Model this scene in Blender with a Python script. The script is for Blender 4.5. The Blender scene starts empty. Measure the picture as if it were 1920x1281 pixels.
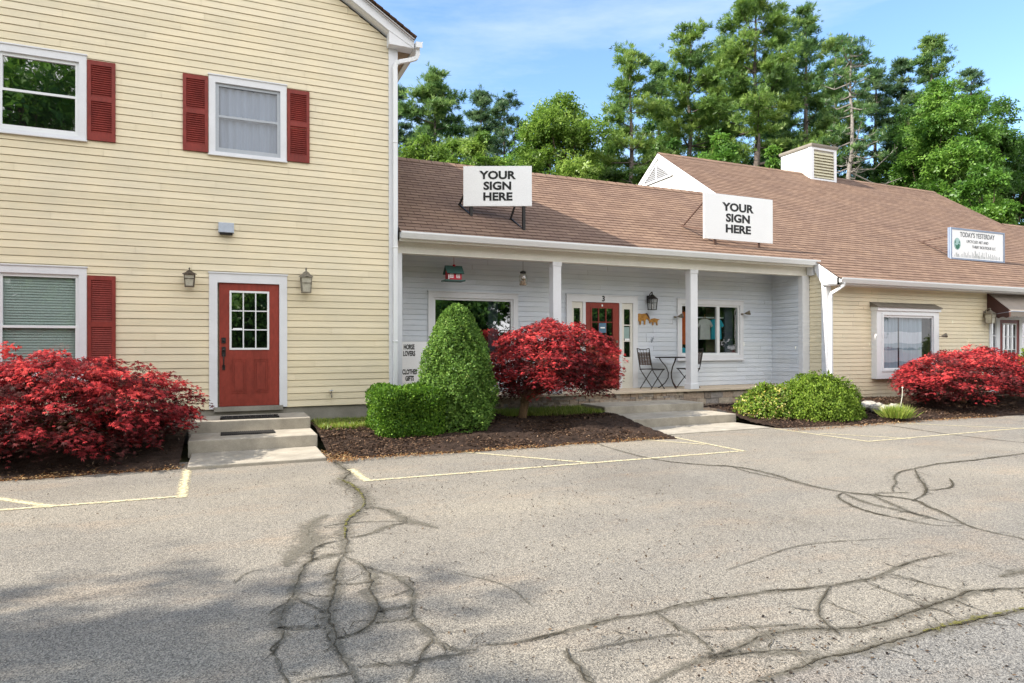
import bpy, math, random
import numpy as np
from mathutils import Vector, Matrix
random.seed(7); RNG = np.random.default_rng(11)
sc = bpy.context.scene
COL = sc.collection
R = math.radians

# ------------------------------------------------------------------ camera model (measured from the photograph)
F, YAW, PIT, ROL, SH, CH = 1226.04, .410806, .0021456, -.0020549, 8.465, 1.5
def ray(u, v):
    r = (u-960)/F; z = -(v-640.5-SH)/F; d = 1.
    cr, sr = math.cos(ROL), math.sin(ROL); r, z = r*cr-z*sr, r*sr+z*cr
    cp, sp = math.cos(PIT), math.sin(PIT); d, z = d*cp-z*sp, d*sp+z*cp
    cy, sy = math.cos(YAW), math.sin(YAW)
    return (d*sy+r*cy, d*cy-r*sy, z)
def aY(u, v, Y):
    a = ray(u, v); t = Y/a[1]; return Vector((a[0]*t, Y, CH+a[2]*t))
def aX(u, v, X):
    a = ray(u, v); t = X/a[0]; return Vector((X, a[1]*t, CH+a[2]*t))
def aZ(u, v, Z):
    a = ray(u, v); t = (Z-CH)/a[2]; return Vector((a[0]*t, a[1]*t, Z))
def aD(u, v, d):                     # at distance d along the view
    a = ray(u, v); return Vector((a[0]*d, a[1]*d, CH+a[2]*d))

# ------------------------------------------------------------------ materials
MATS = {}
def nodes(name):
    m = bpy.data.materials.new(name); m.use_nodes = True
    nt = m.node_tree; nt.nodes.clear()
    out = nt.nodes.new('ShaderNodeOutputMaterial')
    return m, nt, out
def N(nt, t, **k):
    n = nt.nodes.new(t)
    for a, b in k.items():
        if a in n.inputs: n.inputs[a].default_value = b
        else: setattr(n, a, b)
    return n
def mixc(nt, fac, a, b, blend='MIX'):
    n = nt.nodes.new('ShaderNodeMix'); n.data_type = 'RGBA'; n.blend_type = blend
    for s, v in ((0, fac), (6, a), (7, b)):
        if hasattr(v, 'links') or isinstance(v, bpy.types.NodeSocket): nt.links.new(v, n.inputs[s])
        else: n.inputs[s].default_value = v if s == 0 else (*v, 1)
    return n.outputs[2]
def ramp(nt, src, stops):
    n = nt.nodes.new('ShaderNodeValToRGB'); e = n.color_ramp.elements
    while len(e) < len(stops): e.new(.5)
    for x, (p, c) in zip(e, stops):
        x.position = p; x.color = (*c, 1) if len(c) == 3 else c
    nt.links.new(src, n.inputs[0]); return n.outputs[0]
def coords(nt, kind='Object', scale=(1, 1, 1)):
    tc = nt.nodes.new('ShaderNodeTexCoord'); mp = nt.nodes.new('ShaderNodeMapping')
    mp.inputs['Scale'].default_value = scale
    nt.links.new(tc.outputs[kind], mp.inputs[0]); return mp.outputs[0]
def noise(nt, vec, scale, detail=4, rough=.6):
    n = N(nt, 'ShaderNodeTexNoise', Scale=scale, Detail=detail, Roughness=rough)
    nt.links.new(vec, n.inputs['Vector']); return n.outputs['Fac']
def sub(c, k): return tuple(max(0, min(1, x*k)) for x in c)
def bsdf(nt, out, col, rough=.6, spec=.4, metal=0, bump=None, bdist=.01, bstr=.5):
    b = nt.nodes.new('ShaderNodeBsdfPrincipled')
    if isinstance(col, bpy.types.NodeSocket): nt.links.new(col, b.inputs['Base Color'])
    else: b.inputs['Base Color'].default_value = (*col, 1)
    if isinstance(rough, bpy.types.NodeSocket): nt.links.new(rough, b.inputs['Roughness'])
    else: b.inputs['Roughness'].default_value = rough
    b.inputs['Specular IOR Level'].default_value = spec; b.inputs['Metallic'].default_value = metal
    if bump is not None:
        bn = N(nt, 'ShaderNodeBump', Strength=bstr, Distance=bdist)
        nt.links.new(bump, bn.inputs['Height']); nt.links.new(bn.outputs[0], b.inputs['Normal'])
    nt.links.new(b.outputs[0], out.inputs[0]); return b
def pmat(name, col, rough=.6, var=.12, scale=4, fine=60, fvar=.05, spec=.35, metal=0, bump=0, bscale=80, bdist=.004, stretch=(1, 1, 1)):
    m, nt, out = nodes(name)
    v = coords(nt, 'Object', stretch)
    a = noise(nt, v, scale, 6, .65); c = ramp(nt, a, [(.3, sub(col, 1-var)), (.7, sub(col, 1+var))])
    f = noise(nt, v, fine, 3); g = ramp(nt, f, [(.3, (1-fvar*2,)*3), (.7, (1, 1, 1))])
    c = mixc(nt, 1, c, g, 'MULTIPLY')
    bp = noise(nt, v, bscale, 5) if bump else None
    bsdf(nt, out, c, rough, spec, metal, bp, bdist, bump)
    return m
def siding_mat(name, col, dirt=(.42, .33, .18), amt=.6):
    m, nt, out = nodes(name)
    v = coords(nt, 'Object', (1, 1, 1)); vs = coords(nt, 'Object', (.35, .35, 9))
    c = ramp(nt, noise(nt, vs, 3, 5), [(.3, sub(col, .93)), (.7, sub(col, 1.05))])
    pl = ramp(nt, noise(nt, v, 1.1, 3), [(.35, (.93, .94, .96)), (.65, (1.03, 1.02, 1))])
    c = mixc(nt, 1, c, pl, 'MULTIPLY')
    sp = ramp(nt, noise(nt, v, 26, 6, .7), [(.66, (0, 0, 0)), (.76, (1, 1, 1))])
    bl = ramp(nt, noise(nt, v, 2.2, 4), [(.5, (0, 0, 0)), (.75, (1, 1, 1))])
    mk = mixc(nt, 1, sp, bl, 'MULTIPLY')
    ml = N(nt, 'ShaderNodeMath', operation='MULTIPLY'); ml.inputs[1].default_value = amt
    nt.links.new(mk, ml.inputs[0])
    c = mixc(nt, ml.outputs[0], c, dirt)
    uvn = nt.nodes.new('ShaderNodeTexCoord'); sx = nt.nodes.new('ShaderNodeSeparateXYZ'); nt.links.new(uvn.outputs['UV'], sx.inputs[0])
    c = mixc(nt, 1, c, ramp(nt, sx.outputs[0], [(0, (.94, .935, .92)), (.5, (1, 1, 1)), (1, (1.03, 1.03, 1.04))]), 'MULTIPLY')
    bsdf(nt, out, c, .5, .35, 0, noise(nt, coords(nt, 'Object', (4, 4, 60)), 6, 4), .002, .35)
    return m
def leaf_mat(name, stops, trans=.35, gloss=.04):
    m, nt, out = nodes(name)
    at = N(nt, 'ShaderNodeAttribute', attribute_name='tint')
    c = ramp(nt, at.outputs['Fac'], stops)
    d = nt.nodes.new('ShaderNodeBsdfDiffuse'); t = nt.nodes.new('ShaderNodeBsdfTranslucent')
    g = N(nt, 'ShaderNodeBsdfGlossy', Roughness=.45)
    nt.links.new(c, d.inputs[0]); nt.links.new(c, t.inputs[0])
    m1 = N(nt, 'ShaderNodeMixShader'); m1.inputs[0].default_value = trans
    nt.links.new(d.outputs[0], m1.inputs[1]); nt.links.new(t.outputs[0], m1.inputs[2])
    m2 = N(nt, 'ShaderNodeMixShader'); m2.inputs[0].default_value = gloss
    nt.links.new(m1.outputs[0], m2.inputs[1]); nt.links.new(g.outputs[0], m2.inputs[2])
    nt.links.new(m2.outputs[0], out.inputs[0]); return m
def glass_mat(name, refl=.2, tint=(.8, .85, .85)):
    m, nt, out = nodes(name)
    t = nt.nodes.new('ShaderNodeBsdfTransparent'); t.inputs[0].default_value = (*tint, 1)
    g = N(nt, 'ShaderNodeBsdfGlossy', Roughness=.015)
    v = coords(nt, 'Object', (1, 1, 1))
    bn = N(nt, 'ShaderNodeBump', Strength=.035, Distance=.02); nt.links.new(noise(nt, v, 3, 2), bn.inputs['Height'])
    nt.links.new(bn.outputs[0], g.inputs['Normal'])
    mx = N(nt, 'ShaderNodeMixShader'); mx.inputs[0].default_value = refl
    nt.links.new(t.outputs[0], mx.inputs[1]); nt.links.new(g.outputs[0], mx.inputs[2])
    nt.links.new(mx.outputs[0], out.inputs[0]); return m

M = {}
M['yellow'] = siding_mat('yellow_siding', (.80, .70, .50))
M['grey_siding'] = siding_mat('grey_siding', (.67, .71, .765), (.4, .4, .4), .15)
M['white_siding'] = siding_mat('white_siding', (.68, .67, .62), (.5, .48, .4), .15)
M['trim'] = pmat('white_trim', (.76, .765, .79), .45, .05, 3, 90, .03, bump=.1)
M['vinyl'] = pmat('white_vinyl', (.80, .81, .82), .35, .03, 3, 90, .02)
M['cream'] = pmat('cream_trim', (.78, .75, .67), .5, .06, 2)
M['sash_grey'] = pmat('grey_sash', (.45, .48, .52), .4, .05)
M['red_door'] = pmat('red_door_paint', (.29, .046, .03), .45, .20, 2.2, 25, .12, bump=.25, bscale=40, bdist=.002, stretch=(1, 1, .35))
M['red_shutter'] = pmat('red_shutter_paint', (.26, .037, .027), .55, .24, 3, 30, .14, stretch=(1, 1, .5))
M['maroon'] = pmat('maroon_paint', (.20, .025, .022), .45)
M['concrete'] = pmat('pale_concrete', (.41, .37, .305), .85, .24, 3, 120, .12, .2, bump=.5, bscale=120)
M['found'] = pmat('grey_foundation', (.30, .28, .24), .9, .22, 2.5, 90, .1, .2, bump=.5, bscale=60)
M['porch_floor'] = pmat('tan_porch_floor', (.64, .53, .40), .8, .1, 3, 90, .1)
M['black_metal'] = pmat('black_metal', (.018, .016, .015), .5, .2, 10, spec=.4)
M['bronze'] = pmat('weathered_bronze', (.10, .075, .055), .5, .3, 20, 90, .15, metal=.3)
M['old_brass'] = pmat('aged_pewter', (.26, .23, .18), .5, .3, 20, 90, .15, metal=.4)
M['grey_metal'] = pmat('grey_painted_metal', (.42, .46, .52), .5, .1, 10)
M['rubber'] = pmat('dark_rubber', (.022, .021, .02), .8, .3, 30)
M['dark'] = pmat('dark_interior', (.012, .013, .014), .9, .2, 3)
M['dim'] = pmat('dim_interior', (.05, .055, .055), .9, .4, 1.5)
M['blind'] = pmat('pale_blind', (.56, .62, .57), .6, .05)
M['blind_low'] = pmat('pale_blind_shaded_side', (.40, .50, .44), .6, .05)
M['curtain'] = pmat('white_curtain', (.25, .29, .35), .8, .12, 3, stretch=(5, 5, .5))
M['sign_white'] = pmat('sign_white', (.93, .93, .93), .35, .02, 2)
M['black_ink'] = pmat('black_lettering', (.01, .01, .011), .5)
M['grey_ink'] = pmat('grey_lettering', (.14, .15, .16), .6)
M['blue_grey'] = pmat('blue_grey_frame', (.26, .32, .44), .5)
M['emblem'] = pmat('green_emblem', (.02, .16, .09), .5)
M['emblem_pale'] = pmat('pale_teal_emblem', (.35, .55, .52), .5)
M['awning'] = pmat('taupe_awning_cloth', (.30, .255, .215), .85, .1, 2)
M['awning_side'] = pmat('brown_awning_cloth', (.075, .035, .028), .85, .15, 4)
M['frosted'] = pmat('seeded_lamp_glass', (.5, .47, .38), .25, .2, 20, spec=.6)
M['wicker'] = pmat('brown_wicker', (.12, .085, .065), .7, .4, 30)
M['teal_roof'] = pmat('green_toy_roof', (.05, .12, .105), .5)
M['toy_red'] = pmat('bright_red_paint', (.55, .025, .05), .4)
M['horse'] = pmat('chestnut_paint', (.42, .20, .035), .5, .45, 18)
M['horse_dark'] = pmat('dark_brown_paint', (.07, .025, .012), .5, .3, 18)
M['shirt_white'] = pmat('white_cloth', (.62, .60, .58), .9, .1, 6)
M['shirt_blue'] = pmat('aqua_cloth', (.03, .42, .55), .9, .1, 6)
M['shirt_orange'] = pmat('orange_cloth', (.65, .12, .03), .9, .2, 6)
M['wood_hanger'] = pmat('pale_wood', (.35, .2, .1), .6)
M['bark'] = pmat('brown_bark', (.13, .095, .07), .9, .4, 6, 30, .2, .1, bump=.8, bscale=20, bdist=.03)
M['pine_bark'] = pmat('grey_pine_bark', (.17, .14, .125), .9, .4, 4, 20, .2, .1, bump=.8, bscale=12, bdist=.03)
M['dead_bark'] = pmat('bleached_dead_bark', (.26, .235, .21), .9, .3, 5, 20, .15, .1)
M['maple_bark'] = pmat('smooth_maple_bark', (.19, .125, .07), .8, .35, 8, 40, .2, .15, bump=.4, bscale=25, stretch=(3, 3, .6))
M['rock'] = pmat('pale_rock', (.42, .39, .34), .9, .3, 8, bump=.6, bscale=15, bdist=.02)
M['glass_mirror'] = glass_mat('reflecting_window_glass', .42, (.5, .55, .55))
M['glass'] = glass_mat('window_glass', .12)
M['glass_soft'] = glass_mat('screened_window_glass', .10, (.85, .88, .92))
def roof_material():
    m, nt, out = nodes('brown_shingles')
    uv = coords(nt, 'UV', (1, 1, 1))
    br = N(nt, 'ShaderNodeTexBrick', Scale=1., offset=.5, offset_frequency=2)
    br.inputs['Brick Width'].default_value = .30; br.inputs['Row Height'].default_value = .145
    br.inputs['Mortar Size'].default_value = .006; br.inputs['Mortar Smooth'].default_value = .3; br.inputs['Bias'].default_value = -.1
    br.inputs['Color1'].default_value = (.355, .235, .165, 1); br.inputs['Color2'].default_value = (.268, .172, .122, 1)
    br.inputs['Mortar'].default_value = (.09, .05, .04, 1)
    nt.links.new(uv, br.inputs['Vector'])
    big = ramp(nt, noise(nt, uv, .9, 4), [(.3, (.84, .84, .86)), (.7, (1.0, .99, .96))])
    c = mixc(nt, 1, br.outputs[0], big, 'MULTIPLY')
    gr = ramp(nt, noise(nt, uv, 160, 3), [(.25, (.6, .6, .62)), (.75, (1, 1, 1))])
    c = mixc(nt, 1, c, gr, 'MULTIPLY')
    st = ramp(nt, noise(nt, coords(nt, 'UV', (2.2, .25, 1)), 2, 4), [(.35, (.8, .8, .82)), (.6, (1, 1, 1))])
    c = mixc(nt, .35, c, st, 'MULTIPLY')
    bsdf(nt, out, c, .9, .15, 0, noise(nt, uv, 120, 3), .004, .6)
    return m
M['roof'] = roof_material()
M['roof_edge'] = pmat('dark_roof_edge', (.035, .028, .025), .8)
def asphalt_material(k=(1, 1, 1)):
    m, nt, out = nodes('old_asphalt')
    v = coords(nt, 'Object', (1, 1, 1))
    base = ramp(nt, noise(nt, v, .55, 5, .6), [(.3, (.222, .2, .168)), (.5, (.258, .235, .198)), (.7, (.284, .256, .21))])
    rust = ramp(nt, noise(nt, coords(nt, 'Object', (.5, 1.1, 1)), 1.3, 5, .7), [(.52, (0, 0, 0)), (.72, (1, 1, 1))])
    rf = N(nt, 'ShaderNodeMath', operation='MULTIPLY'); rf.inputs[1].default_value = .35; nt.links.new(rust, rf.inputs[0])
    c = mixc(nt, rf.outputs[0], base, (.36, .265, .18))
    vo = N(nt, 'ShaderNodeTexVoronoi', Scale=165.); nt.links.new(v, vo.inputs['Vector'])
    ag = ramp(nt, vo.outputs['Color'], [(.1, (.36, .36, .37)), (.5, (.95, .95, .95)), (.85, (1.62, 1.6, 1.56))])
    c = mixc(nt, 1, c, ag, 'MULTIPLY')
    n2 = ramp(nt, noise(nt, v, 80, 3), [(.3, (.86, .86, .87)), (.7, (1.1, 1.1, 1.1))])
    c = mixc(nt, 1, c, n2, 'MULTIPLY')
    pit = ramp(nt, noise(nt, v, 60, 2), [(.70, (0, 0, 0)), (.78, (1, 1, 1))])
    c = mixc(nt, pit, c, (.07, .062, .055))
    lane = ramp(nt, noise(nt, coords(nt, 'Object', (.16, .5, 1)), 1.0, 4, .55), [(.35, (.86, .87, .89)), (.65, (1.08, 1.06, 1.02))])
    c = mixc(nt, 1, c, lane, 'MULTIPLY')
    oil = ramp(nt, noise(nt, v, .8, 6, .72), [(.60, (1, 1, 1)), (.76, (.72, .71, .70))]); c = mixc(nt, 1, c, oil, 'MULTIPLY')
    if k != (1, 1, 1): c = mixc(nt, 1, c, k, 'MULTIPLY')
    bsdf(nt, out, c, .9, .2, 0, vo.outputs['Distance'], .006, .5)
    return m
M['asphalt'] = asphalt_material(); M['asphalt_grey'] = asphalt_material((.80, .84, .92))
def strip_mat(name, col, lo, hi, edge=.5):
    m, nt, out = nodes(name)
    v = coords(nt, 'Object', (1, 1, 1)); uv = nt.nodes.new('ShaderNodeTexCoord')
    sp = nt.nodes.new('ShaderNodeSeparateXYZ'); nt.links.new(uv.outputs['UV'], sp.inputs[0])
    n = noise(nt, v, 22, 6, .75)
    a = N(nt, 'ShaderNodeMath', operation='MULTIPLY_ADD'); a.inputs[1].default_value = -edge; nt.links.new(sp.outputs[1], a.inputs[0]); nt.links.new(n, a.inputs[2])
    f = ramp(nt, a.outputs[0], [(lo, (0, 0, 0)), (hi, (1, 1, 1))])
    d = nt.nodes.new('ShaderNodeBsdfDiffuse')
    c = ramp(nt, noise(nt, v, 70, 4), [(.3, sub(col, .6)), (.7, sub(col, 1.4))]); nt.links.new(c, d.inputs[0])
    t = nt.nodes.new('ShaderNodeBsdfTransparent'); mx = nt.nodes.new('ShaderNodeMixShader')
    nt.links.new(f, mx.inputs[0]); nt.links.new(t.outputs[0], mx.inputs[1]); nt.links.new(d.outputs[0], mx.inputs[2])
    nt.links.new(mx.outputs[0], out.inputs[0]); return m
M['crack'] = strip_mat('crack_dark', (.075, .066, .05), .16, .30, .44)
M['crack_band'] = strip_mat('crack_worn_band', (.17, .155, .125), .22, .58, .36)
M['crack_moss'] = strip_mat('crack_moss', (.14, .13, .045), .42, .52, .2)
M['paint'] = strip_mat('worn_yellow_paint', (.56, .495, .325), .23, .45, .26)
M['mulch'] = pmat('brown_mulch', (.075, .05, .038), .95, .45, 5, 90, .35, .1, bump=1, bscale=60, bdist=.03)
M['soil_ground'] = pmat('leafy_ground', (.09, .10, .04), .95, .4, .4, 12, .3)
M['room_light'] = pmat('room_wall', (.16, .12, .09), .9, .4, 2, stretch=(1, 1, 6))

# ------------------------------------------------------------------ objects
def link(o): COL.objects.link(o); return o
def wloc(p):
    v = Vector((0, 0, 0))
    while p is not None: v += p.location; p = p.parent
    return v
def tag(o, label=None, cat=None, group=None, kind=None):
    if label: o['label'] = label
    if cat: o['category'] = cat
    if group: o['group'] = group
    if kind: o['kind'] = kind
    return o
def thing(name, label, cat, loc=(0, 0, 0), group=None):
    o = bpy.data.objects.new(name, None); o.location = loc; o.empty_display_size = .2
    return tag(link(o), label, cat, group)
class MB:
    def __init__(s): s.v = []; s.f = []; s.uv = {}; s.tint = []
    def add(s, vs, fs, uvs=None):
        b = len(s.v); s.v += [tuple(x) for x in vs]
        for i, f in enumerate(fs):
            if uvs: s.uv[len(s.f)] = uvs[i]
            s.f.append([b+k for k in f])
        return s
    def quad(s, a, b, c, d, uv=None): return s.add([a, b, c, d], [(0, 1, 2, 3)], [uv] if uv else None)
    def box(s, x0, x1, y0, y1, z0, z1):
        return s.add([(x0,y0,z0),(x1,y0,z0),(x1,y1,z0),(x0,y1,z0),(x0,y0,z1),(x1,y0,z1),(x1,y1,z1),(x0,y1,z1)],
                     [(3,2,1,0),(4,5,6,7),(0,1,5,4),(1,2,6,5),(2,3,7,6),(3,0,4,7)])
    def obox(s, c, ax, ay, az, hx, hy, hz):      # oriented box
        c = Vector(c); ax, ay, az = (Vector(a).normalized() for a in (ax, ay, az)); p = []
        for k in (-1, 1):
            for i, j in ((-1,-1),(1,-1),(1,1),(-1,1)): p.append(c+ax*hx*i+ay*hy*j+az*hz*k)
        return s.add(p, [(3,2,1,0),(4,5,6,7),(0,1,5,4),(1,2,6,5),(2,3,7,6),(3,0,4,7)])
    def beam(s, p, q, w, h=None, up=(0, 0, 1)):
        p, q = Vector(p), Vector(q); d = q-p; h = h or w
        u = Vector(up)
        if abs(d.normalized().dot(u)) > .98: u = Vector((0, 1, 0))
        x = d.cross(u).normalized(); y = x.cross(d).normalized()
        return s.obox((p+q)/2, d, x, y, d.length/2, w/2, h/2)
    def prism(s, pts, n, thick):                 # polygon pts (3D, planar) pushed along n
        n = Vector(n).normalized()*thick; k = len(pts); a = [Vector(p) for p in pts]
        return s.add(a+[p+n for p in a], [list(range(k))[::-1], list(range(k, 2*k))]+[(i, (i+1) % k, k+(i+1) % k, k+i) for i in range(k)])
    def tube(s, path, r, n=8, cap=True):
        path = [Vector(p) for p in path]; rs = r if isinstance(r, (list, tuple)) else [r]*len(path)
        vs = []; prev = None
        for i, p in enumerate(path):
            t = (path[min(i+1, len(path)-1)]-path[max(i-1, 0)]).normalized()
            if prev is None:
                u = t.cross(Vector((0, 0, 1)))
                if u.length < .05: u = t.cross(Vector((1, 0, 0)))
                u.normalize()
            else:
                u = (prev-t*prev.dot(t)).normalized()
            prev = u; w = t.cross(u)
            for k in range(n):
                a = 2*math.pi*k/n; vs.append(p+(u*math.cos(a)+w*math.sin(a))*rs[i])
        fs = [(i*n+k, i*n+(k+1) % n, (i+1)*n+(k+1) % n, (i+1)*n+k) for i in range(len(path)-1) for k in range(n)]
        if cap: fs += [list(range(n))[::-1], [(len(path)-1)*n+k for k in range(n)]]
        return s.add(vs, fs)
    def lathe(s, c, prof, n=16):                 # prof: (r, z) from bottom
        c = Vector(c); vs = []
        for r, z in prof:
            for k in range(n):
                a = 2*math.pi*k/n; vs.append(c+Vector((r*math.cos(a), r*math.sin(a), z)))
        fs = [(i*n+k, i*n+(k+1) % n, (i+1)*n+(k+1) % n, (i+1)*n+k) for i in range(len(prof)-1) for k in range(n)]
        fs += [list(range(n))[::-1], [(len(prof)-1)*n+k for k in range(n)]]
        return s.add(vs, fs)
    def sphere(s, c, r, n=10, m=6, sq=(1, 1, 1)):
        pr = []; c = Vector(c); vs = [c-Vector((0, 0, r*sq[2]))]
        for i in range(1, m):
            t = math.pi*i/m-math.pi/2
            for k in range(n):
                a = 2*math.pi*k/n; vs.append(c+Vector((r*sq[0]*math.cos(t)*math.cos(a), r*sq[1]*math.cos(t)*math.sin(a), r*sq[2]*math.sin(t))))
        vs.append(c+Vector((0, 0, r*sq[2]))); fs = []
        for k in range(n): fs.append((0, 1+(k+1) % n, 1+k))
        for i in range(m-2):
            for k in range(n): fs.append((1+i*n+k, 1+i*n+(k+1) % n, 1+(i+1)*n+(k+1) % n, 1+(i+1)*n+k))
        b = 1+(m-2)*n
        for k in range(n): fs.append((b+k, b+(k+1) % n, len(vs)-1))
        return s.add(vs, fs)
    def build(s, name, mat, parent=None, smooth=False, bevel=0, local=False, label=None):
        off = Vector((0, 0, 0)) if (local or parent is None) else wloc(parent)
        me = bpy.data.meshes.new(name)
        me.from_pydata([(x-off.x, y-off.y, z-off.z) for x, y, z in s.v], [], s.f)
        if s.uv:
            l = me.uv_layers.new(name='UVMap')
            for pi, uvs in s.uv.items():
                p = me.polygons[pi]
                for li, c in zip(p.loop_indices, uvs): l.data[li].uv = c
        me.materials.append(M[mat] if isinstance(mat, str) else mat)
        if smooth:
            for p in me.polygons: p.use_smooth = True
        me.update()
        o = link(bpy.data.objects.new(name, me))
        if parent is not None: o.parent = parent
        if bevel:
            b = o.modifiers.new('bevel', 'BEVEL'); b.width = bevel; b.segments = 2; b.limit_method = 'ANGLE'
        if label: o['label'] = label
        return o
def frame_rect(m, x0, x1, z0, z1, y0, y1, w, wt=None, wb=None):
    wt = w if wt is None else wt; wb = w if wb is None else wb
    m.box(x0, x0+w, y0, y1, z0+wb, z1-wt); m.box(x1-w, x1, y0, y1, z0+wb, z1-wt)
    m.box(x0, x1, y0, y1, z1-wt, z1)
    if wb > 0: m.box(x0, x1, y0, y1, z0, z0+wb)
    return m
def siding(m, o, d, n, L, z0, z1, ex, t=.018, holes=(), clip=None):
    o = Vector((o[0], o[1], 0)); d = Vector((d[0], d[1], 0)); n = Vector((n[0], n[1], 0))
    P = lambda s, off, z: o+d*s+n*off+Vector((0, 0, z))
    za = z0; gap, lean = ex*.095, .008; rj = random.Random(int(L*37)+int(z1*11))
    while za < z1-1e-4:
        zb = za+ex; joints = []; q_ = rj.uniform(.3, 3.6)
        while q_ < L: joints.append(q_); q_ += rj.uniform(2.4, 4.2)
        zt = min(zb, z1)
        cuts = sorted({za, zt} | {h for H in holes for h in (H[2], H[3]) if za < h < zt})
        for a, b in zip(cuts, cuts[1:]):
            iv = [(0., L)]
            for h in holes:
                if h[2] < b-1e-5 and h[3] > a+1e-5:
                    nv = []
                    for s0, s1 in iv:
                        if h[0] > s0: nv.append((s0, min(s1, h[0])))
                        if h[1] < s1: nv.append((max(s0, h[1]), s1))
                    iv = [q for q in nv if q[1]-q[0] > 1e-4]
            for s0, s1 in iv:
                js = [s0]+[j for j in joints if s0+.05 < j < s1-.05]+[s1]
                for e0, e1 in zip(js, js[1:]):
                    e1 = e1-(.003 if e1 != s1 else 0); tone = rj.random()
                    a0, a1, b0, b1 = e0, e1, e0, e1
                    if clip:
                        ca, cb = clip(a), clip(b)
                        a0, a1, b0, b1 = max(e0, ca[0]), min(e1, ca[1]), max(e0, cb[0]), min(e1, cb[1])
                        if a1 <= a0: continue
                        if b1 <= b0: b0 = b1 = (b0+b1)/2
                    g = gap if a == za else 0
                    w = rj.uniform(-.0012, .0012)
                    oa, ob = t-lean*(a-za)/ex+w, t-lean*(b-za)/ex+w; U = [(tone, .5)]*4
                    m.quad(P(a0, oa, a+g), P(a1, oa, a+g), P(b1, ob, b), P(b0, ob, b), U)
                    m.quad(P(b0, ob, b), P(b1, ob, b), P(b1, 0, b), P(b0, 0, b), U)
                    if g: m.quad(P(a0, oa, a+g), P(a0, 0, a+g), P(a1, 0, a+g), P(a1, oa, a+g), U); m.quad(P(a0, 0, a), P(a1, 0, a), P(a1, 0, a+g), P(a0, 0, a+g), U)
        za = zb
    return m
def shingles(m, p, xd, up, L, W, ex=.145, t=.009, uv0=(0, 0)):
    p, xd, up = Vector(p), Vector(xd).normalized(), Vector(up).normalized(); nn = xd.cross(up).normalized()
    if nn.z < 0: nn = -nn
    w = 0
    while w < W-1e-4:
        w2 = min(w+ex, W)
        nseg = max(1, int(L/1.2)); lift = [random.uniform(.75, 1.25) for _ in range(nseg+1)]
        for k in range(nseg):
            s0, s1 = L*k/nseg, L*(k+1)/nseg
            a = p+xd*s0+up*w+nn*t*lift[k]; b = p+xd*s1+up*w+nn*t*lift[k+1]; c = p+xd*s1+up*w2; d = p+xd*s0+up*w2
            uv = [(s0+uv0[0], w+.001), (s1+uv0[0], w+.001), (s1+uv0[0], w2), (s0+uv0[0], w2)]
            m.quad(a, b, c, d, uv)
            m.quad(p+xd*s0+up*w, p+xd*s1+up*w, b, a, [(s0, w+.0005)]*2+[(s1, w+.0008)]*2)
        w = w2
    return m
def text(body, size, mat, parent, origin, xd, ud, depth=.004, bold=0., sx=1., ls=1., name='lettering'):
    cu = bpy.data.curves.new('t', 'FONT'); cu.body = body; cu.size = size; cu.align_x = 'CENTER'; cu.align_y = 'CENTER'
    cu.space_line = ls; cu.offset = bold; cu.extrude = depth/2; cu.resolution_u = 3
    o = link(bpy.data.objects.new('t', cu)); bpy.context.view_layer.update()
    me = bpy.data.meshes.new_from_object(o.evaluated_get(bpy.context.evaluated_depsgraph_get()))
    COL.objects.unlink(o); bpy.data.objects.remove(o)
    xd, ud = Vector(xd).normalized(), Vector(ud).normalized(); nd = xd.cross(ud)
    off = Vector(origin)-wloc(parent)
    for v in me.vertices: v.co = off+xd*v.co.x*sx+ud*v.co.y+nd*v.co.z
    me.materials.clear(); me.materials.append(M[mat]); me.name = name
    q = link(bpy.data.objects.new(name, me)); q.parent = parent; return q

# leaf clouds ------------------------------------------------------
def unit(a): return a/np.maximum(np.linalg.norm(a, axis=1, keepdims=True), 1e-9)
def leaves(name, P, X, Z, S, tv, tf, mat, parent, tint):
    P = np.asarray(P, float); X = unit(np.asarray(X, float)); Z = np.asarray(Z, float)
    Z = Z-X*(Z*X).sum(1, keepdims=True); Z = unit(Z+1e-6); Y = np.cross(Z, X)
    tv = np.asarray(tv, float); n, k = len(P), len(tv); S = np.asarray(S, float).reshape(n, 1, 1)
    V = P[:, None]+S*(tv[None, :, 0:1]*X[:, None]+tv[None, :, 1:2]*Y[:, None]+tv[None, :, 2:3]*Z[:, None])
    V = V.reshape(-1, 3)
    if parent is not None: V = V-np.array(wloc(parent))
    fl = [i for f in tf for i in f]; fc = np.array([len(f) for f in tf])
    I = (np.array(fl)[None]+(np.arange(n)*k)[:, None]).reshape(-1)
    cnt = np.tile(fc, n); st = np.concatenate([[0], np.cumsum(cnt)[:-1]])
    me = bpy.data.meshes.new(name)
    me.vertices.add(len(V)); me.vertices.foreach_set('co', V.ravel().astype(np.float32))
    me.loops.add(len(I)); me.loops.foreach_set('vertex_index', I.astype(np.int32))
    me.polygons.add(len(cnt)); me.polygons.foreach_set('loop_start', st.astype(np.int32)); me.polygons.foreach_set('loop_total', cnt.astype(np.int32))
    at = me.attributes.new('tint', 'FLOAT', 'POINT'); at.data.foreach_set('value', np.repeat(np.asarray(tint, float), k).astype(np.float32))
    me.update(calc_edges=True); me.materials.append(M[mat])
    o = link(bpy.data.objects.new(name, me))
    if parent is not None: o.parent = parent
    return o
def rdir(n): return unit(RNG.normal(size=(n, 3)))
LEAF_V = [(0,0,0),(.5,.28,.06),(1,0,-.06),(.5,-.28,.06)]; LEAF_F = [(0,1,2,3)]
TRI_V = []; TRI_F = []
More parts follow.
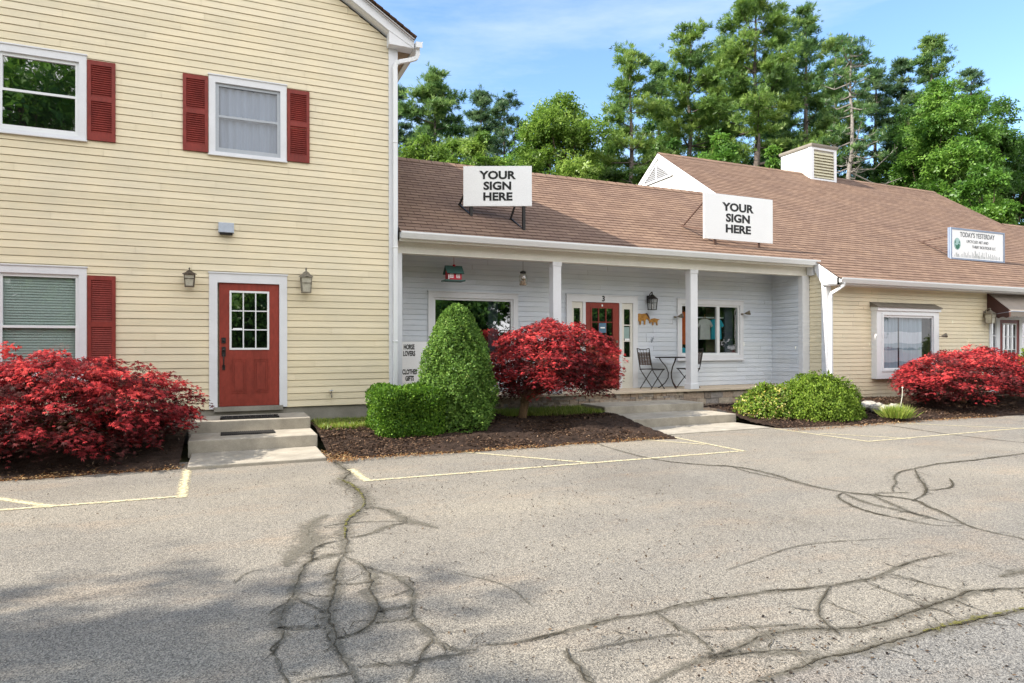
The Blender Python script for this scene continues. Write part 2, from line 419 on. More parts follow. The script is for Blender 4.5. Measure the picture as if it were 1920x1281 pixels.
for k_, a_ in enumerate((0, 2.2, -2.1)):
    c_, s_ = math.cos(a_), math.sin(a_); b_ = len(TRI_V)
    for x_, y_, z_ in ((.05,0,0),(.45,.26,.08),(1,0,-.1),(.45,-.26,.08)):
        TRI_V.append((x_*c_-y_*s_, x_*s_+y_*c_, z_+(k_-1)*.12))
    TRI_F.append((b_, b_+1, b_+2, b_+3))
MAP_V = []; MAP_F = []
for a_, l_ in ((0, 1.), (.7, .88), (-.7, .88), (1.45, .62), (-1.45, .62)):
    c_, s_ = math.cos(a_), math.sin(a_); b_ = len(MAP_V)
    for x_, y_, z_ in ((0,0,0),(.42*l_,.125,.03),(1.*l_,0,-.16),(.42*l_,-.125,.03)):
        MAP_V.append((x_*c_-y_*s_, x_*s_+y_*c_, z_))
    MAP_F.append((b_, b_+1, b_+2, b_+3))
NEE_V = []; NEE_F = []
rn_ = random.Random(3)
for i_ in range(13):
    a_ = rn_.uniform(0, 6.283); t_ = rn_.uniform(.15, 1.15); l_ = rn_.uniform(.7, 1.05)
    dx, dy, dz = math.cos(t_), math.sin(t_)*math.cos(a_), math.sin(t_)*math.sin(a_)
    px, py, pz = 0, -math.sin(a_)*.058, math.cos(a_)*.058; b_ = len(NEE_V)
    NEE_V += [(px*.6, py*.6, pz*.6), (dx*l_*.6+px, dy*l_*.6+py, dz*l_*.6+pz), (dx*l_, dy*l_, dz*l_), (dx*l_*.6-px, dy*l_*.6-py, dz*l_*.6-pz)]
    NEE_F.append((b_, b_+1, b_+2, b_+3))

# =================================================================== SETTING
mb = MB(); mb.quad((-450,-450,-.06),(450,-450,-.06),(450,450,-.06),(-450,450,-.06))
tag(mb.build('ground', 'soil_ground'), kind='structure')
mb = MB(); mb.quad((-45,-40,0),(70,-40,0),(70,9.6,0),(-45,9.6,0))
tag(mb.build('asphalt_lot', 'asphalt'), kind='structure')

def smoothline(pts, it=2, jit=0.):
    pts = [Vector(p) for p in pts]
    for _ in range(it):
        q = [pts[0]]
        for a, b in zip(pts, pts[1:]): q += [a*.75+b*.25, a*.25+b*.75]
        pts = q+[pts[-1]]
    if jit: pts = [p+Vector((random.gauss(0, jit), random.gauss(0, jit), 0)) for p in pts]
    return pts
def strip(m, pts, w, z, taper=True, wj=.25):
    n = len(pts); ws = []; kk_ = 1.
    for i in range(n):
        kk_ = min(1.5, max(.4, kk_+random.gauss(0, .22)*wj))
        k = 1.
        if taper: k = min(1, .25+3*min(i, n-1-i)/max(1, n-1))
        ws.append(w*k*kk_*random.uniform(1-wj, 1+wj))
    L = []; dist = 0
    for i, p in enumerate(pts):
        t = (pts[min(i+1, n-1)]-pts[max(i-1, 0)]).normalized(); nn = Vector((-t.y, t.x, 0))
        L.append((p-nn*ws[i]/2, p, p+nn*ws[i]/2))
    for a, b in zip(L, L[1:]):
        zz = Vector((0, 0, z))
        m.quad(a[0]+zz, a[1]+zz, b[1]+zz, b[0]+zz, [(0, 1), (0, 0), (0, 0), (0, 1)])
        m.quad(a[1]+zz, a[2]+zz, b[2]+zz, b[1]+zz, [(0, 0), (0, 1), (0, 1), (0, 0)])
Z6 = lambda l: [(500+x/3.042, 860+y/3.042) for x, y in l]
ZR = lambda l: [(960+x/2, 850+y/2) for x, y in l]
CR = [  # pixel polyline, crack width, worn band width
 (Z6([(370,0),(440,60),(490,75),(440,110),(440,150),(510,170),(550,210),(560,270),(500,320),(450,360),(440,460),(440,500),(450,545)]), .035, .22),
 (Z6([(450,545),(410,590),(385,690),(395,730),(380,790),(340,880),(350,930),(400,1020),(390,1090),(450,1150),(500,1220),(525,1310)]), .022, .13),
 (Z6([(440,465),(350,480),(270,515),(250,550),(265,580),(210,610),(185,680),(155,740),(165,790),(90,870),(50,945),(110,1010),(45,1070),(45,1130),(130,1310)]), .02, .10),
 (Z6([(265,580),(330,560),(440,545)]), .015, .12),
 (Z6([(350,320),(260,360),(230,430),(270,470),(200,520),(150,560),(110,620)]), .004, .20),
 (Z6([(450,565),(570,620),(610,680),(600,740),(570,770),(630,830),(640,880),(600,950),(500,1010),(400,1030)]), .016, .11),
 (Z6([(570,620),(680,655),(770,690),(840,750),(825,850),(820,910),(910,980),(980,1060),(1060,1095),(1200,1090)]), .016, .09),
 (Z6([(400,720),(500,715),(600,705)]), .012, .05), (Z6([(170,795),(250,840),(330,885)]), .012, .04),
 (Z6([(60,970),(200,965),(340,970)]), .012, .05),
 (Z6([(930,1030),(900,1090),(880,1160),(800,1300)]), .012, .04), (Z6([(520,1190),(700,1175),(870,1165),(980,1135),(1200,1105)]), .014, .05),
 (Z6([(200,1270),(330,1245),(480,1235)]), .012, .04), (Z6([(640,880),(740,850),(825,850)]), .008, .07), (Z6([(620,940),(720,930),(820,910)]), .01, .04),
 (Z6([(560,285),(640,280),(740,320),(800,360),(900,375),(975,400)]), .008, .14), (Z6([(480,455),(600,430),(680,390),(800,365)]), .01, .10), (Z6([(320,390),(450,370),(600,360),(800,360)]), .007, .04),
 (ZR([(-120,722),(0,715),(100,690),(230,665),(380,620),(540,600),(600,580),(780,545),(880,530),(1050,512),(1190,500),(1300,480),(1380,465),(1430,435),(1500,405),(1650,375)]), .024, .07),
 (ZR([(540,600),(620,650),(700,695),(760,750)]), .016, .05), (ZR([(190,740),(240,790),(310,880)]), .02, .05),
 (ZR([(1195,500),(1160,550),(1145,600),(1175,635),(1230,685)]), .016, .05),
 (ZR([(1330,487),(1440,530),(1560,580)]), .012, .03), (ZR([(1420,455),(1540,485),(1670,520)]), .012, .03),
 (ZR([(250,745),(400,715),(540,690),(650,680)]), .009, .03), (ZR([(1180,560),(1260,590),(1340,625)]), .007, .02), (ZR([(690,665),(900,655),(1080,640)]), .008, .03),
 (ZR([(500,880),(620,810),(760,760),(860,730),(950,680),(1100,655),(1280,665),(1400,635),(1500,600),(1560,575),(1660,545),(1720,515),(1980,505)]), .02, .09),
 (ZR([(850,880),(1000,835),(1100,800),(1160,770),(1260,755),(1400,715),(1540,675),(1640,650),(1760,620),(1980,580)]), .02, .09),
 (ZR([(700,770),(900,745),(1160,750)]), .012, .08), (ZR([(1830,465),(1900,445),(1980,440)]), .014, .08),
 (ZR([(320,-34),(430,0),(560,30),(720,45),(840,50),(980,80),(1080,115),(1200,140),(1300,155),(1500,170),(1580,210),(1650,240),(1710,275),(1800,300),(1990,335)]), .035, .10),
 (ZR([(820,50),(900,75),(1040,105)]), .03, .06),
 (ZR([(1240,150),(1220,160),(1230,175),(1300,210),(1420,240),(1560,270),(1650,275)]), .03, .07), (ZR([(1240,150),(1330,190),(1480,220),(1600,250)]), .025, .08),
 (ZR([(1340,155),(1430,195),(1550,245),(1690,265)]), .02, .07), (ZR([(1330,155),(1400,150),(1490,148)]), .02, .04),
 (ZR([(1990,-8),(1750,25),(1600,40),(1530,55),(1450,70),(1430,95),(1445,110),(1425,130),(1430,145)]), .035, .07),
 (ZR([(1510,60),(1525,95),(1550,120),(1555,155),(1500,180)]), .03, .06), (ZR([(1640,95),(1660,125),(1610,138),(1540,140)]), .03, .05),
 ([(1620,792),(1700,803),(1800,818),(1990,838)], .03, .06), ([(850,1075),(950,1095),(1000,1140)], .006, .02), ([(440,1095),(460,1075),(490,1068)], .006, .02),
 ([(1360,1070),(1420,1050),(1500,1020),(1680,1010)], .006, .025),
]
mc, mbd = MB(), MB()
for pts, w, bw in CR:
    g = smoothline([aZ(u, v, 0) for u, v in pts], 2)
    dens = []
    for a, b in zip(g, g[1:]):
        k = max(1, int((b-a).length/.035)); dens += [a.lerp(b, i/k) for i in range(k)]
    dens.append(g[-1]); off = 0.; g2 = []
    for p in dens:
        off = off*.7+random.gauss(0, .009); g2.append(p+Vector((off, off*.6+random.gauss(0, .002), 0)))
    acc = 0.
    for i in range(1, len(g2)-1):
        acc += (g2[i]-g2[i-1]).length
        if acc > .16 and w >= .009 and random.random() < .3:
            acc = 0.; t_ = (g2[i+1]-g2[i-1]).normalized(); sd = random.choice((-1, 1)); an = random.uniform(.5, 1.3)*sd
            d_ = Vector((t_.x*math.cos(an)-t_.y*math.sin(an), t_.x*math.sin(an)+t_.y*math.cos(an), 0)); q_ = g2[i].copy(); tw = [q_]
            for _ in range(random.randint(3, 9)):
                d_ = (d_+Vector((random.gauss(0, .35), random.gauss(0, .35), 0))).normalized(); q_ = q_+d_*.028; tw.append(q_)
            strip(mc, tw, random.uniform(.006, .011), .0075, True, .5)
    strip(mc, g2, w*.62, .008, True, .7)
    strip(mbd, dens, bw*1.45, .004, True, .2)
tag(mbd.build('worn_pavement_band', 'crack_band'), kind='structure')
tag(mc.build('pavement_crack', 'crack'), kind='structure')
edge = smoothline([aZ(u, v, 0) for u, v in ZR([(850,880),(1000,835),(1100,800),(1160,770),(1260,755),(1400,715),(1540,675),(1640,650),(1760,620),(1980,580)])], 2)
a_, b_ = edge[0], edge[-1]; far = edge+[b_+(b_-a_)*2, Vector((12, -8, 0)), Vector((-6, -8, 0)), a_-(edge[1]-a_).normalized()*4]
mpz = MB(); mpz.add([(p.x, p.y, .003) for p in far], [list(range(len(far)))]); tag(mpz.build('asphalt_lane', 'asphalt_grey'), kind='structure')
mm = MB(); strip(mm, smoothline([aZ(u, v, 0) for u, v in Z6([(395,115),(440,130),(520,175),(555,230),(560,270),(500,320),(450,360),(445,460)])], 3), .12, .012)
strip(mm, smoothline([aZ(u, v, 0) for u, v in ZR([(1540,675),(1640,650),(1760,620),(1920,585)])], 2), .06, .012)
tag(mm.build('crack_moss', 'crack_moss'), 'yellow green moss growing in the pavement cracks', 'moss', kind='stuff')

mp = MB()
def pline(a, b, w=.1):
    a, b = aZ(*a, 0), aZ(*b, 0); k = max(2, int((b-a).length/.15))
    strip(mp, [a.lerp(b, i/k) for i in range(k+1)], w, .0045+random.random()*.002, False, .04)
for a, b, w in [((690,902),(1395,846),.09),((658,880),(689,903),.13),((868,848),(1112,869),.09),((1195,824),(1322,834),.09),((1261,820),(1397,847),.09),
              ((-60,962),(333,932),.09),((340,934),(351,880),.13),((-20,933),(100,951),.12),((1452,804),(1632,829),.09),((1537,813),(1709,823),.08),((1632,828),(1990,797),.08),((1702,795),(1990,807),.08)]: pline(a, b, w)
tag(mp.build('parking_line', 'paint'), kind='structure')

# planting beds
def bh(x, y, front):
    t = max(0, min(1, (y-front)/1.9)); return .005+.21*(t*t*(3-2*t))
def bed(x0, x1, f0, f1, back, label_name='mulch_bed', s=.07):
    m = MB(); nx = int((x1-x0)/s); rr = random.Random(int(x0*10)+99)
    ph = [rr.uniform(0, 6) for _ in range(6)]
    ny = 44; G = []
    for i in range(nx+1):
        x = x0+(x1-x0)*i/nx; fr = f0+(f1-f0)*i/nx+.05*math.sin(x*1.7+ph[0])+.03*math.sin(x*5.1+ph[1])+rr.uniform(-.018, .018)
        row = []
        for j in range(ny+1):
            y = fr+(back-fr)*(j/ny)**1.3
            row.append((x, y, (0 if j == 0 else bh(x, y, fr)+.02*min(1, j/3))+(.018*math.sin(x*3+ph[2])*math.sin(y*4+ph[3])+rr.uniform(-.012, .012))*min(1, j/3)))
        G += row
    k = ny+1
    m.add(G, [(i*k+j, (i+1)*k+j, (i+1)*k+j+1, i*k+j+1) for i in range(nx) for j in range(ny)])
    return tag(m.build(label_name, 'mulch'), kind='structure')
bed(-9, -.56, 9.45, 9.03, 11.76); bed(1.28, 6.72, 8.95, 8.75, 11.88); bed(9.24, 24, 9.0, 8.2, 11.38)

def chips(name, label, n, areas, mat, size, kind='stuff', cat='litter', flat=.25):
    P = []; 
    for (x0, x1, y0, y1, zf, wgt) in areas:
        k = int(n*wgt); x = RNG.uniform(x0, x1, k); y = RNG.uniform(y0, y1, k)
        P.append(np.stack([x, y, np.array([zf(a, b) for a, b in zip(x, y)])], 1))
    P = np.concatenate(P); m = len(P)
    X = rdir(m); X[:, 2] *= flat; Z = rdir(m)*.4+np.array([0, 0, 1])
    o = leaves(name, P, X, Z, RNG.uniform(.5, 1.3, m)*size, LEAF_V, LEAF_F, mat, None, RNG.random(m))
    return tag(o, label, cat, kind=kind)
M['chip'] = leaf_mat('bark_chips', [(0, (.03, .018, .012)), (.5, (.085, .052, .036)), (.85, (.15, .09, .055)), (1, (.22, .15, .1))], .0, .02)
M['dry'] = leaf_mat('dry_leaves', [(0, (.12, .05, .02)), (.5, (.28, .14, .06)), (1, (.42, .3, .15))], .1, .02)
M['fleck'] = leaf_mat('dark_flecks', [(0, (.02, .015, .012)), (.6, (.07, .05, .035)), (1, (.15, .1, .06))], .0, .02)
bz = lambda f: (lambda x, y: bh(x, y, f)+.03)
chips('bark_mulch', 'loose brown bark chips covering the planting beds', 30000, [(-4.5,-.58,9.35,11.6,bz(9.25),.22),(1.3,6.7,9.0,11.8,bz(8.9),.5),(9.3,17,8.75,11.3,bz(8.7),.35)], 'chip', .045, cat='mulch')
chips('dry_leaf_litter', 'dry brown leaves along the edges of the mulch beds', 5200, [(-4.5,-.5,8.96,9.35,lambda x,y:.022,.4),(1.35,6.6,8.72,8.98,lambda x,y:.022,.35),(1.2,1.55,8.6,9.6,lambda x,y:.04,.12),(9.2,15,8.55,8.8,lambda x,y:.022,.2)], 'dry', .035, cat='leaf litter')
chips('seed_litter', 'dark twigs and seeds scattered over the asphalt', 2600, [(1.0,4.5,2.2,7.6,lambda x,y:.011,.5),(-3,7,6.5,8.9,lambda x,y:.011,.35),(2,4,1.6,2.6,lambda x,y:.011,.15)], 'fleck', .022, cat='litter')

# =================================================================== YELLOW TWO-STOREY HOUSE
YA = 11.785
house = thing('clapboard_house', 'two-storey yellow clapboard house with red shutters, tallest of the buildings', 'house', (-3, YA, 0))
XL, XR = -9.2, 2.70; EZ = 7.07; RS = .625; RX = -3.25; TIPX = 3.11
rz = lambda x: EZ+RS*(TIPX-x) if x > RX else EZ+RS*(TIPX-RX)-RS*(RX-x)
AW = [(-3.171, -1.966, 4.675, 5.97), (-.272, .933, 4.675, 5.97), (-3.171, -1.966, 1.02, 2.728)]   # casings
AD = (-.27, .938, .46, 2.728)
holes = [(a-XL+.02, b-XL-.02, c+.02, d-.02) for a, b, c, d in AW+[AD]]
m = MB(); top = rz(RX)-.25
def clipA(z):
    k = (top-z)/RS
    return (max(0, RX-k-XL), min(XR-XL, RX+k-XL))
siding(m, (XL, YA), (1, 0), (0, -1), XR-XL, .485, top, .1135, .025, holes, clipA)
siding(m, (XR, YA), (0, 1), (1, 0), 11, .485, 6.75, .1135, .018)
m.box(XL+.01, XR-.01, YA+.09, 22.7, .2, 6.9)
m.prism([(XL, YA+.06, 6.9), (XR, YA+.06, 6.9), (RX, YA+.06, top)], (0, 1, 0), .03)
m.build('wall', 'yellow', house)
m = MB(); m.box(XL, XR+.005, YA+.012, 22.5, -.05, .48); m.build('foundation', 'found', house)
# roof
m = MB(); upR = Vector((-1, 0, RS)).normalized(); Wd = (TIPX-RX)*math.sqrt(1+RS*RS)
shingles(m, (TIPX+.03, 11.46, EZ+.03), (0, 1, 0), upR, 11.5, Wd)
shingles(m, (2*RX-TIPX-.03, 11.46, EZ+.03), (0, 1, 0), Vector((1, 0, RS)), 11.5, Wd)
m.quad((TIPX, 11.5, EZ-.02), (TIPX, 22.9, EZ-.02), (RX, 22.9, rz(RX)-.02), (RX, 11.5, rz(RX)-.02))
m.quad((2*RX-TIPX, 11.5, EZ-.02), (RX, 11.5, rz(RX)-.02), (RX, 22.9, rz(RX)-.02), (2*RX-TIPX, 22.9, EZ-.02))
m.build('roof', 'roof', house)
m = MB()
def rake(m, side):
    X = lambda x: x if side > 0 else 2*RX-x
    tip, apex = TIPX, RX
    a = [(X(tip), 11.56, EZ-.01), (X(tip), 11.56, EZ-.14), (X(2.65), 11.56, EZ+RS*(tip-2.65)-.19-.0), (X(apex), 11.56, rz(apex)-.2), (X(apex), 11.56, rz(apex)-.01)]
    m.prism(a, (0, 1, 0), .03)
    b = [(X(tip+.0), 11.525, EZ+.02), (X(tip+.0), 11.525, EZ-.035), (X(apex), 11.525, rz(apex)-.035), (X(apex), 11.525, rz(apex)+.02)]
    m.prism(b, (0, 1, 0), .034)
    m.prism([(X(2.66), 11.568, 7.19), (X(2.66), 11.568, 6.93), (X(tip), 11.568, 6.93), (X(tip), 11.568, 6.97)], (0, 1, 0), .25)
rake(m, 1); rake(m, -1)
m.prism([(RX, 11.59, rz(RX)-.2), (RX, 11.80, rz(RX)-.2), (2.66, 11.80, rz(2.66)-.2), (2.66, 11.59, rz(2.66)-.2)], (0, 0, 1), .03)
m.build('rake_board', 'trim', house)
m = MB(); m.box(2.66, TIPX-.01, 11.83, 22.8, 6.93, 6.955); m.build('soffit', pmat('weathered_soffit', (.34, .25, .17), .7, .3, 3), house)
m = MB(); m.box(TIPX+.002, TIPX+.02, 11.6, 22.8, 6.92, 7.05)
prof = [(TIPX+.022, 7.03), (TIPX+.022, 6.93), (TIPX+.1, 6.93), (TIPX+.15, 7.03), (TIPX+.15, 7.045), (TIPX+.135, 7.045), (TIPX+.09, 6.945), (TIPX+.035, 6.945), (TIPX+.035, 7.03)]
m.prism([(x, 11.5, z) for x, z in prof], (0, 1, 0), 11.3); m.box(TIPX+.024, TIPX+.14, 11.495, 11.503, 6.93, 7.03)
m.build('gutter', 'vinyl', house)
m = MB(); m.box(2.69, 2.855, YA-.042, YA-.012, .46, 6.93); m.box(2.705, 2.855, YA-.011, YA+.13, .46, 6.92); m.build('corner_board', 'trim', house)
m = MB()
path = [(TIPX+.08, 11.6, 6.94), (TIPX+.08, 11.6, 6.84), (TIPX+.05, 11.61, 6.77), (TIPX-.04, 11.63, 6.735), (2.88, 11.66, 6.68), (2.81, 11.685, 6.65), (2.79, 11.69, 6.55)]
for a, b in zip(path, path[1:]): m.beam(a, Vector(b)+(Vector(b)-Vector(a)).normalized()*.015, .075, .06, (0, 1, 0))
m.box(2.752, 2.828, 11.66, 11.735, .62, 6.6)
for z in (1.6, 3.3, 5.2): m.box(2.745, 2.835, 11.653, 11.742, z, z+.03)
m.build('downspout', 'vinyl', house, bevel=.008)
def house_window(x0, x1, z0, z1, style):
    y0 = YA-.04; cw = .10
    m = MB(); frame_rect(m, x0, x1, z0, z1, y0, YA+.03, cw, .11, .05); m.box(x0-.012, x1+.012, y0-.016, YA, z1-.001, z1+.018)
    m.box(x0-.01, x1+.01, y0-.025, YA+.02, z0-.02, z0+.001)
    w = m.build('window', 'trim', house)
    ix0, ix1, iz0, iz1 = x0+cw, x1-cw, z0+.05, z1-.11; mid = (iz0+iz1)/2+(.02 if style != 'blind' else -.02); sw = .05
    m = MB(); frame_rect(m, ix0, ix1, mid-.02, iz1, YA-.005, YA+.03, sw, .05, .04); frame_rect(m, ix0, ix1, iz0, mid+.018, YA-.022, YA-.006, sw, .036, .07)
    m.build('sash', 'sash_grey' if style == 'curtain' else 'vinyl', w)
    m = MB(); m.quad((ix0+sw, YA+.02, mid), (ix1-sw, YA+.02, mid), (ix1-sw, YA+.02, iz1-.05), (ix0+sw, YA+.02, iz1-.05))
    m.quad((ix0+sw, YA-.012, iz0+.07), (ix1-sw, YA-.012, iz0+.07), (ix1-sw, YA-.012, mid-.018), (ix0+sw, YA-.012, mid-.018))
    m.build('pane', {'mirror': 'glass_mirror', 'blind': 'glass', 'curtain': 'glass_soft'}[style], w)
    m = MB()
    if style == 'mirror':
        m.quad((ix0, YA+.06, iz0), (ix1, YA+.06, iz0), (ix1, YA+.06, iz1), (ix0, YA+.06, iz1)); m.build('interior', 'dark', w)
    elif style == 'blind':
        z = iz0
        while z < iz1:
            m.quad((ix0, YA+.036, z), (ix1, YA+.036, z), (ix1, YA+.058, z+.042), (ix0, YA+.058, z+.042)); z += .04
        m.build('blind', 'blind', w)
    else:
        n = 40; vs = []
        for i in range(n+1):
            x = ix0+(ix1-ix0)*i/n; y = YA+.055+.014*math.sin(i*1.3)+.008*math.sin(i*.37)
            vs += [(x, y, iz0), (x, y, iz1)]
        m.add(vs, [(2*i, 2*i+2, 2*i+3, 2*i+1) for i in range(n)]); m.build('curtain', 'curtain', w, smooth=True)
for (a, b, c, d), st in zip(AW, ('mirror', 'curtain', 'blind')): house_window(a, b, c, d, st)
def shutter(x0, x1, z0, z1):
    m = MB(); y0, y1 = YA-.05, YA-.019; w = .05; zm = z0+(z1-z0)*.525
    m.box(x0, x0+w, y0, y1, z0, z1); m.box(x1-w, x1, y0, y1, z0, z1)
    for a, b in ((z0, z0+.12), (zm-.04, zm+.04), (z1-.07, z1)): m.box(x0+w, x1-w, y0+.001, y1, a, b)
    m.box(x0+w, x1-w, y1-.006, y1-.001, z0+.1, z1-.06)
    for za, zb in ((z0+.12, zm-.04), (zm+.04, z1-.07)):
        k = int((zb-za)/.033)
        for i in range(k):
            z = za+(zb-za)*(i+.5)/k
            m.obox(((x0+x1)/2, y0+.016, z), (1, 0, 0), (0, .55, .83), (0, -.83, .55), (x1-x0)/2-w, .017, .003)
    m.build('shutter', 'red_shutter', house)
shutter(-1.957, -1.585, 4.69, 5.915); shutter(-.65, -.281, 4.69, 5.925); shutter(.942, 1.308, 4.69, 5.92); shutter(-1.957, -1.585, 1.04, 2.615)
# entrance door
m = MB(); frame_rect(m, AD[0], AD[1], .50, AD[3], YA-.045, YA+.03, .125, .15, 0); m.box(AD[0]-.012, AD[1]+.012, YA-.06, YA, AD[3]-.001, AD[3]+.02)
m.build('door_frame', 'trim', house)
m = MB(); m.box(-.2, .87, YA-.06, YA+.06, .455, .53); m.build('threshold', 'found', house)
def panel_door(par, x0, x1, z0, z1, y, lx0, lx1, lz0, lz1, nx, nz, mat, barmat, panels, glass='glass_mirror'):
    m = MB(); m.box(x0, lx0, y, y+.04, z0, z1); m.box(lx1, x1, y, y+.04, z0, z1); m.box(lx0, lx1, y, y+.04, z0, lz0); m.box(lx0, lx1, y, y+.04, lz1, z1)
    for a, b, c, d in panels:
        for k, (e, f) in enumerate(((0, .007), (.022, .004), (.035, .009))):
            frame_rect(m, a+e, b-e, c+e, d-e, y-f, y+.001, .013)
        m.box(a+.055, b-.055, y-.008, y+.001, c+.055, d-.055)
    dr = m.build('door', mat, par)
    m = MB(); frame_rect(m, lx0-.02, lx1+.02, lz0-.02, lz1+.02, y-.012, y+.015, .032)
    for i in range(1, nx):
        x = lx0+(lx1-lx0)*i/nx; m.box(x-.009, x+.009, y-.006, y+.013, lz0, lz1)
    for i in range(1, nz):
        z = lz0+(lz1-lz0)*i/nz; m.box(lx0, lx1, y-.005, y+.012, z-.009, z+.009)
    m.build('muntin_grid', barmat, dr)
    m = MB(); m.quad((lx0, y+.022, lz0), (lx1, y+.022, lz0), (lx1, y+.022, lz1), (lx0, y+.022, lz1)); m.build('pane', glass, dr)
    m = MB(); m.quad((lx0, y+.034, lz0), (lx1, y+.034, lz0), (lx1, y+.034, lz1), (lx0, y+.034, lz1)); m.build('interior', 'dark', dr)
    return dr
dr = panel_door(house, -.12, .808, .535, 2.575, YA-.012, .055, .632, 1.49, 2.43, 3, 3, 'red_door', 'vinyl', [(.06, .30, .75, 1.32), (.40, .645, .75, 1.32)])
m = MB(); hx = -.052
m.box(hx-.03, hx+.03, YA-.03, YA-.013, 1.36, 1.52); m.box(hx-.022, hx+.022, YA-.026, YA-.013, 1.14, 1.22)
m.tube([(hx, YA-.03, 1.42), (hx, YA-.075, 1.40), (hx, YA-.085, 1.32), (hx, YA-.075, 1.24), (hx, YA-.027, 1.18)], .011, 8)
m.sphere((hx+.0, YA-.05, 1.47), .026); m.build('handle', 'black_metal', dr, smooth=False, bevel=.003)
m = MB(); m.box(hx-.032, hx+.032, YA-.032, YA-.013, 1.58, 1.67); m.sphere((hx, YA-.04, 1.625), .018); m.build('deadbolt', 'black_metal', dr)
m = MB(); m.box(.09, .23, YA-.004, YA-.001, 1.80, 1.83); m.build('sticker', 'sign_white', dr)

# lanterns -----------------------------------------------------------------
def lantern(label, x, y, zt, h, w, mat, arm, top_hook=False, glassmat='frosted'):
    """wall lantern: zt = z of the top, body hangs in front of wall plane y"""
    t = thing('wall_lantern', label, 'wall lamp', (x, y, zt-h))
    yc = y-.07-w*.5; bz0, bz1 = zt-h, zt-h*.42
    m = MB(); m.lathe((x, y-.0, zt-h*.5), [(0.001, 0), (.001, .001)], 6)
    m = MB(); m.box(x-.045, x+.045, y-.025, y+.0, zt-h*.62, zt-h*.2)
    if arm == 'up':
        m.tube([(x, y-.02, zt-h*.42), (x, y-.05, zt-h*.15), (x, yc+.02, zt-.01), (x, yc, zt-h*.1), (x, yc, zt-h*.25)], .01, 7)
    else:
        m.tube([(x, y-.02, zt-h*.35), (x, yc, zt-h*.18)], .012, 7)
    m.build('bracket', mat, t)
    m = MB(); tp, bt = w*.5, w*.40
    for sx in (-1, 1):
        for sy in (-1, 1): m.beam((x+sx*bt, yc+sy*bt, bz0), (x+sx*tp, yc+sy*tp, bz1), .012)
    m.box(x-bt-.008, x+bt+.008, yc-bt-.008, yc+bt+.008, bz0-.012, bz0); m.box(x-tp-.008, x+tp+.008, yc-tp-.008, yc+tp+.008, bz1, bz1+.014)
    zm = (bz0+bz1)/2+.03; q = w*.45+.003
    for sy in (-1, 1): m.box(x-q, x+q, yc+sy*q-.003, yc+sy*q+.003, zm-.004, zm+.004)
    m.build('cage', mat, t)
    m = MB(); r4 = [(w*.72, bz1+.014), (w*.70, bz1+.022), (w*.36, bz1+h*.17), (w*.30, bz1+h*.19), (w*.30, bz1+h*.21), (w*.08, bz1+h*.27), (w*.06, bz1+h*.32), (w*.10, bz1+h*.35), (.002, bz1+h*.42)]
    m.lathe((x, yc, 0), r4, 4 if arm == 'side' else 12); m.build('cap', mat, t)
    m = MB(); a, b = bt-.006, tp-.006
    m.add([(x-a,yc-a,bz0),(x+a,yc-a,bz0),(x+a,yc+a,bz0),(x-a,yc+a,bz0),(x-b,yc-b,bz1),(x+b,yc-b,bz1),(x+b,yc+b,bz1),(x-b,yc+b,bz1)], [(0,1,5,4),(1,2,6,5),(2,3,7,6),(3,0,4,7)])
    m.build('lamp_glass', glassmat, t)
    m = MB(); m.lathe((x, yc, bz0+.01), [(.012, 0), (.012, .05), (.02, .07), (.012, .11), (.002, .12)], 8); m.build('bulb', 'sign_white', t)
    return t
M['clear'] = glass_mat('clear_lamp_glass', .15, (.85, .85, .82))
lantern('small bronze wall lantern left of the house door, beside the yellow clapboards', -.55, YA-.018, 2.79, .30, .15, 'bronze', 'side')
lantern('taller pewter wall lantern right of the house door', 1.235, YA-.018, 2.87, .42, .17, 'old_brass', 'side')
t = thing('vent_hood', 'small grey metal vent hood high on the yellow wall above the door', 'vent hood', (-.015, YA-.018, 3.36))
m = MB(); m.prism([(-.13, YA-.018, 3.57), (-.13, YA-.10, 3.55), (-.13, YA-.13, 3.39), (-.13, YA-.018, 3.39)], (1, 0, 0), .235); m.build('hood', 'grey_metal', t, bevel=.006)
m = MB(); m.box(-.11, .085, YA-.115, YA-.02, 3.362, 3.389); m.build('flap', 'rubber', t)
t = thing('spigot', 'small brass water spigot low on the yellow wall', 'spigot', (1.665, YA-.018, .68))
m = MB(); m.tube([(1.665, YA-.0, .70), (1.665, YA-.09, .70), (1.665, YA-.11, .66), (1.665, YA-.11, .63)], .012, 8); m.tube([(1.665, YA-.08, .70), (1.665, YA-.08, .75)], .007, 6); m.build('pipe', 'old_brass', t)
m = MB(); m.lathe((1.665, YA-.08, .75), [(.03, 0), (.034, .006), (.03, .012)], 10); m.build('handle', 'grey_metal', t)

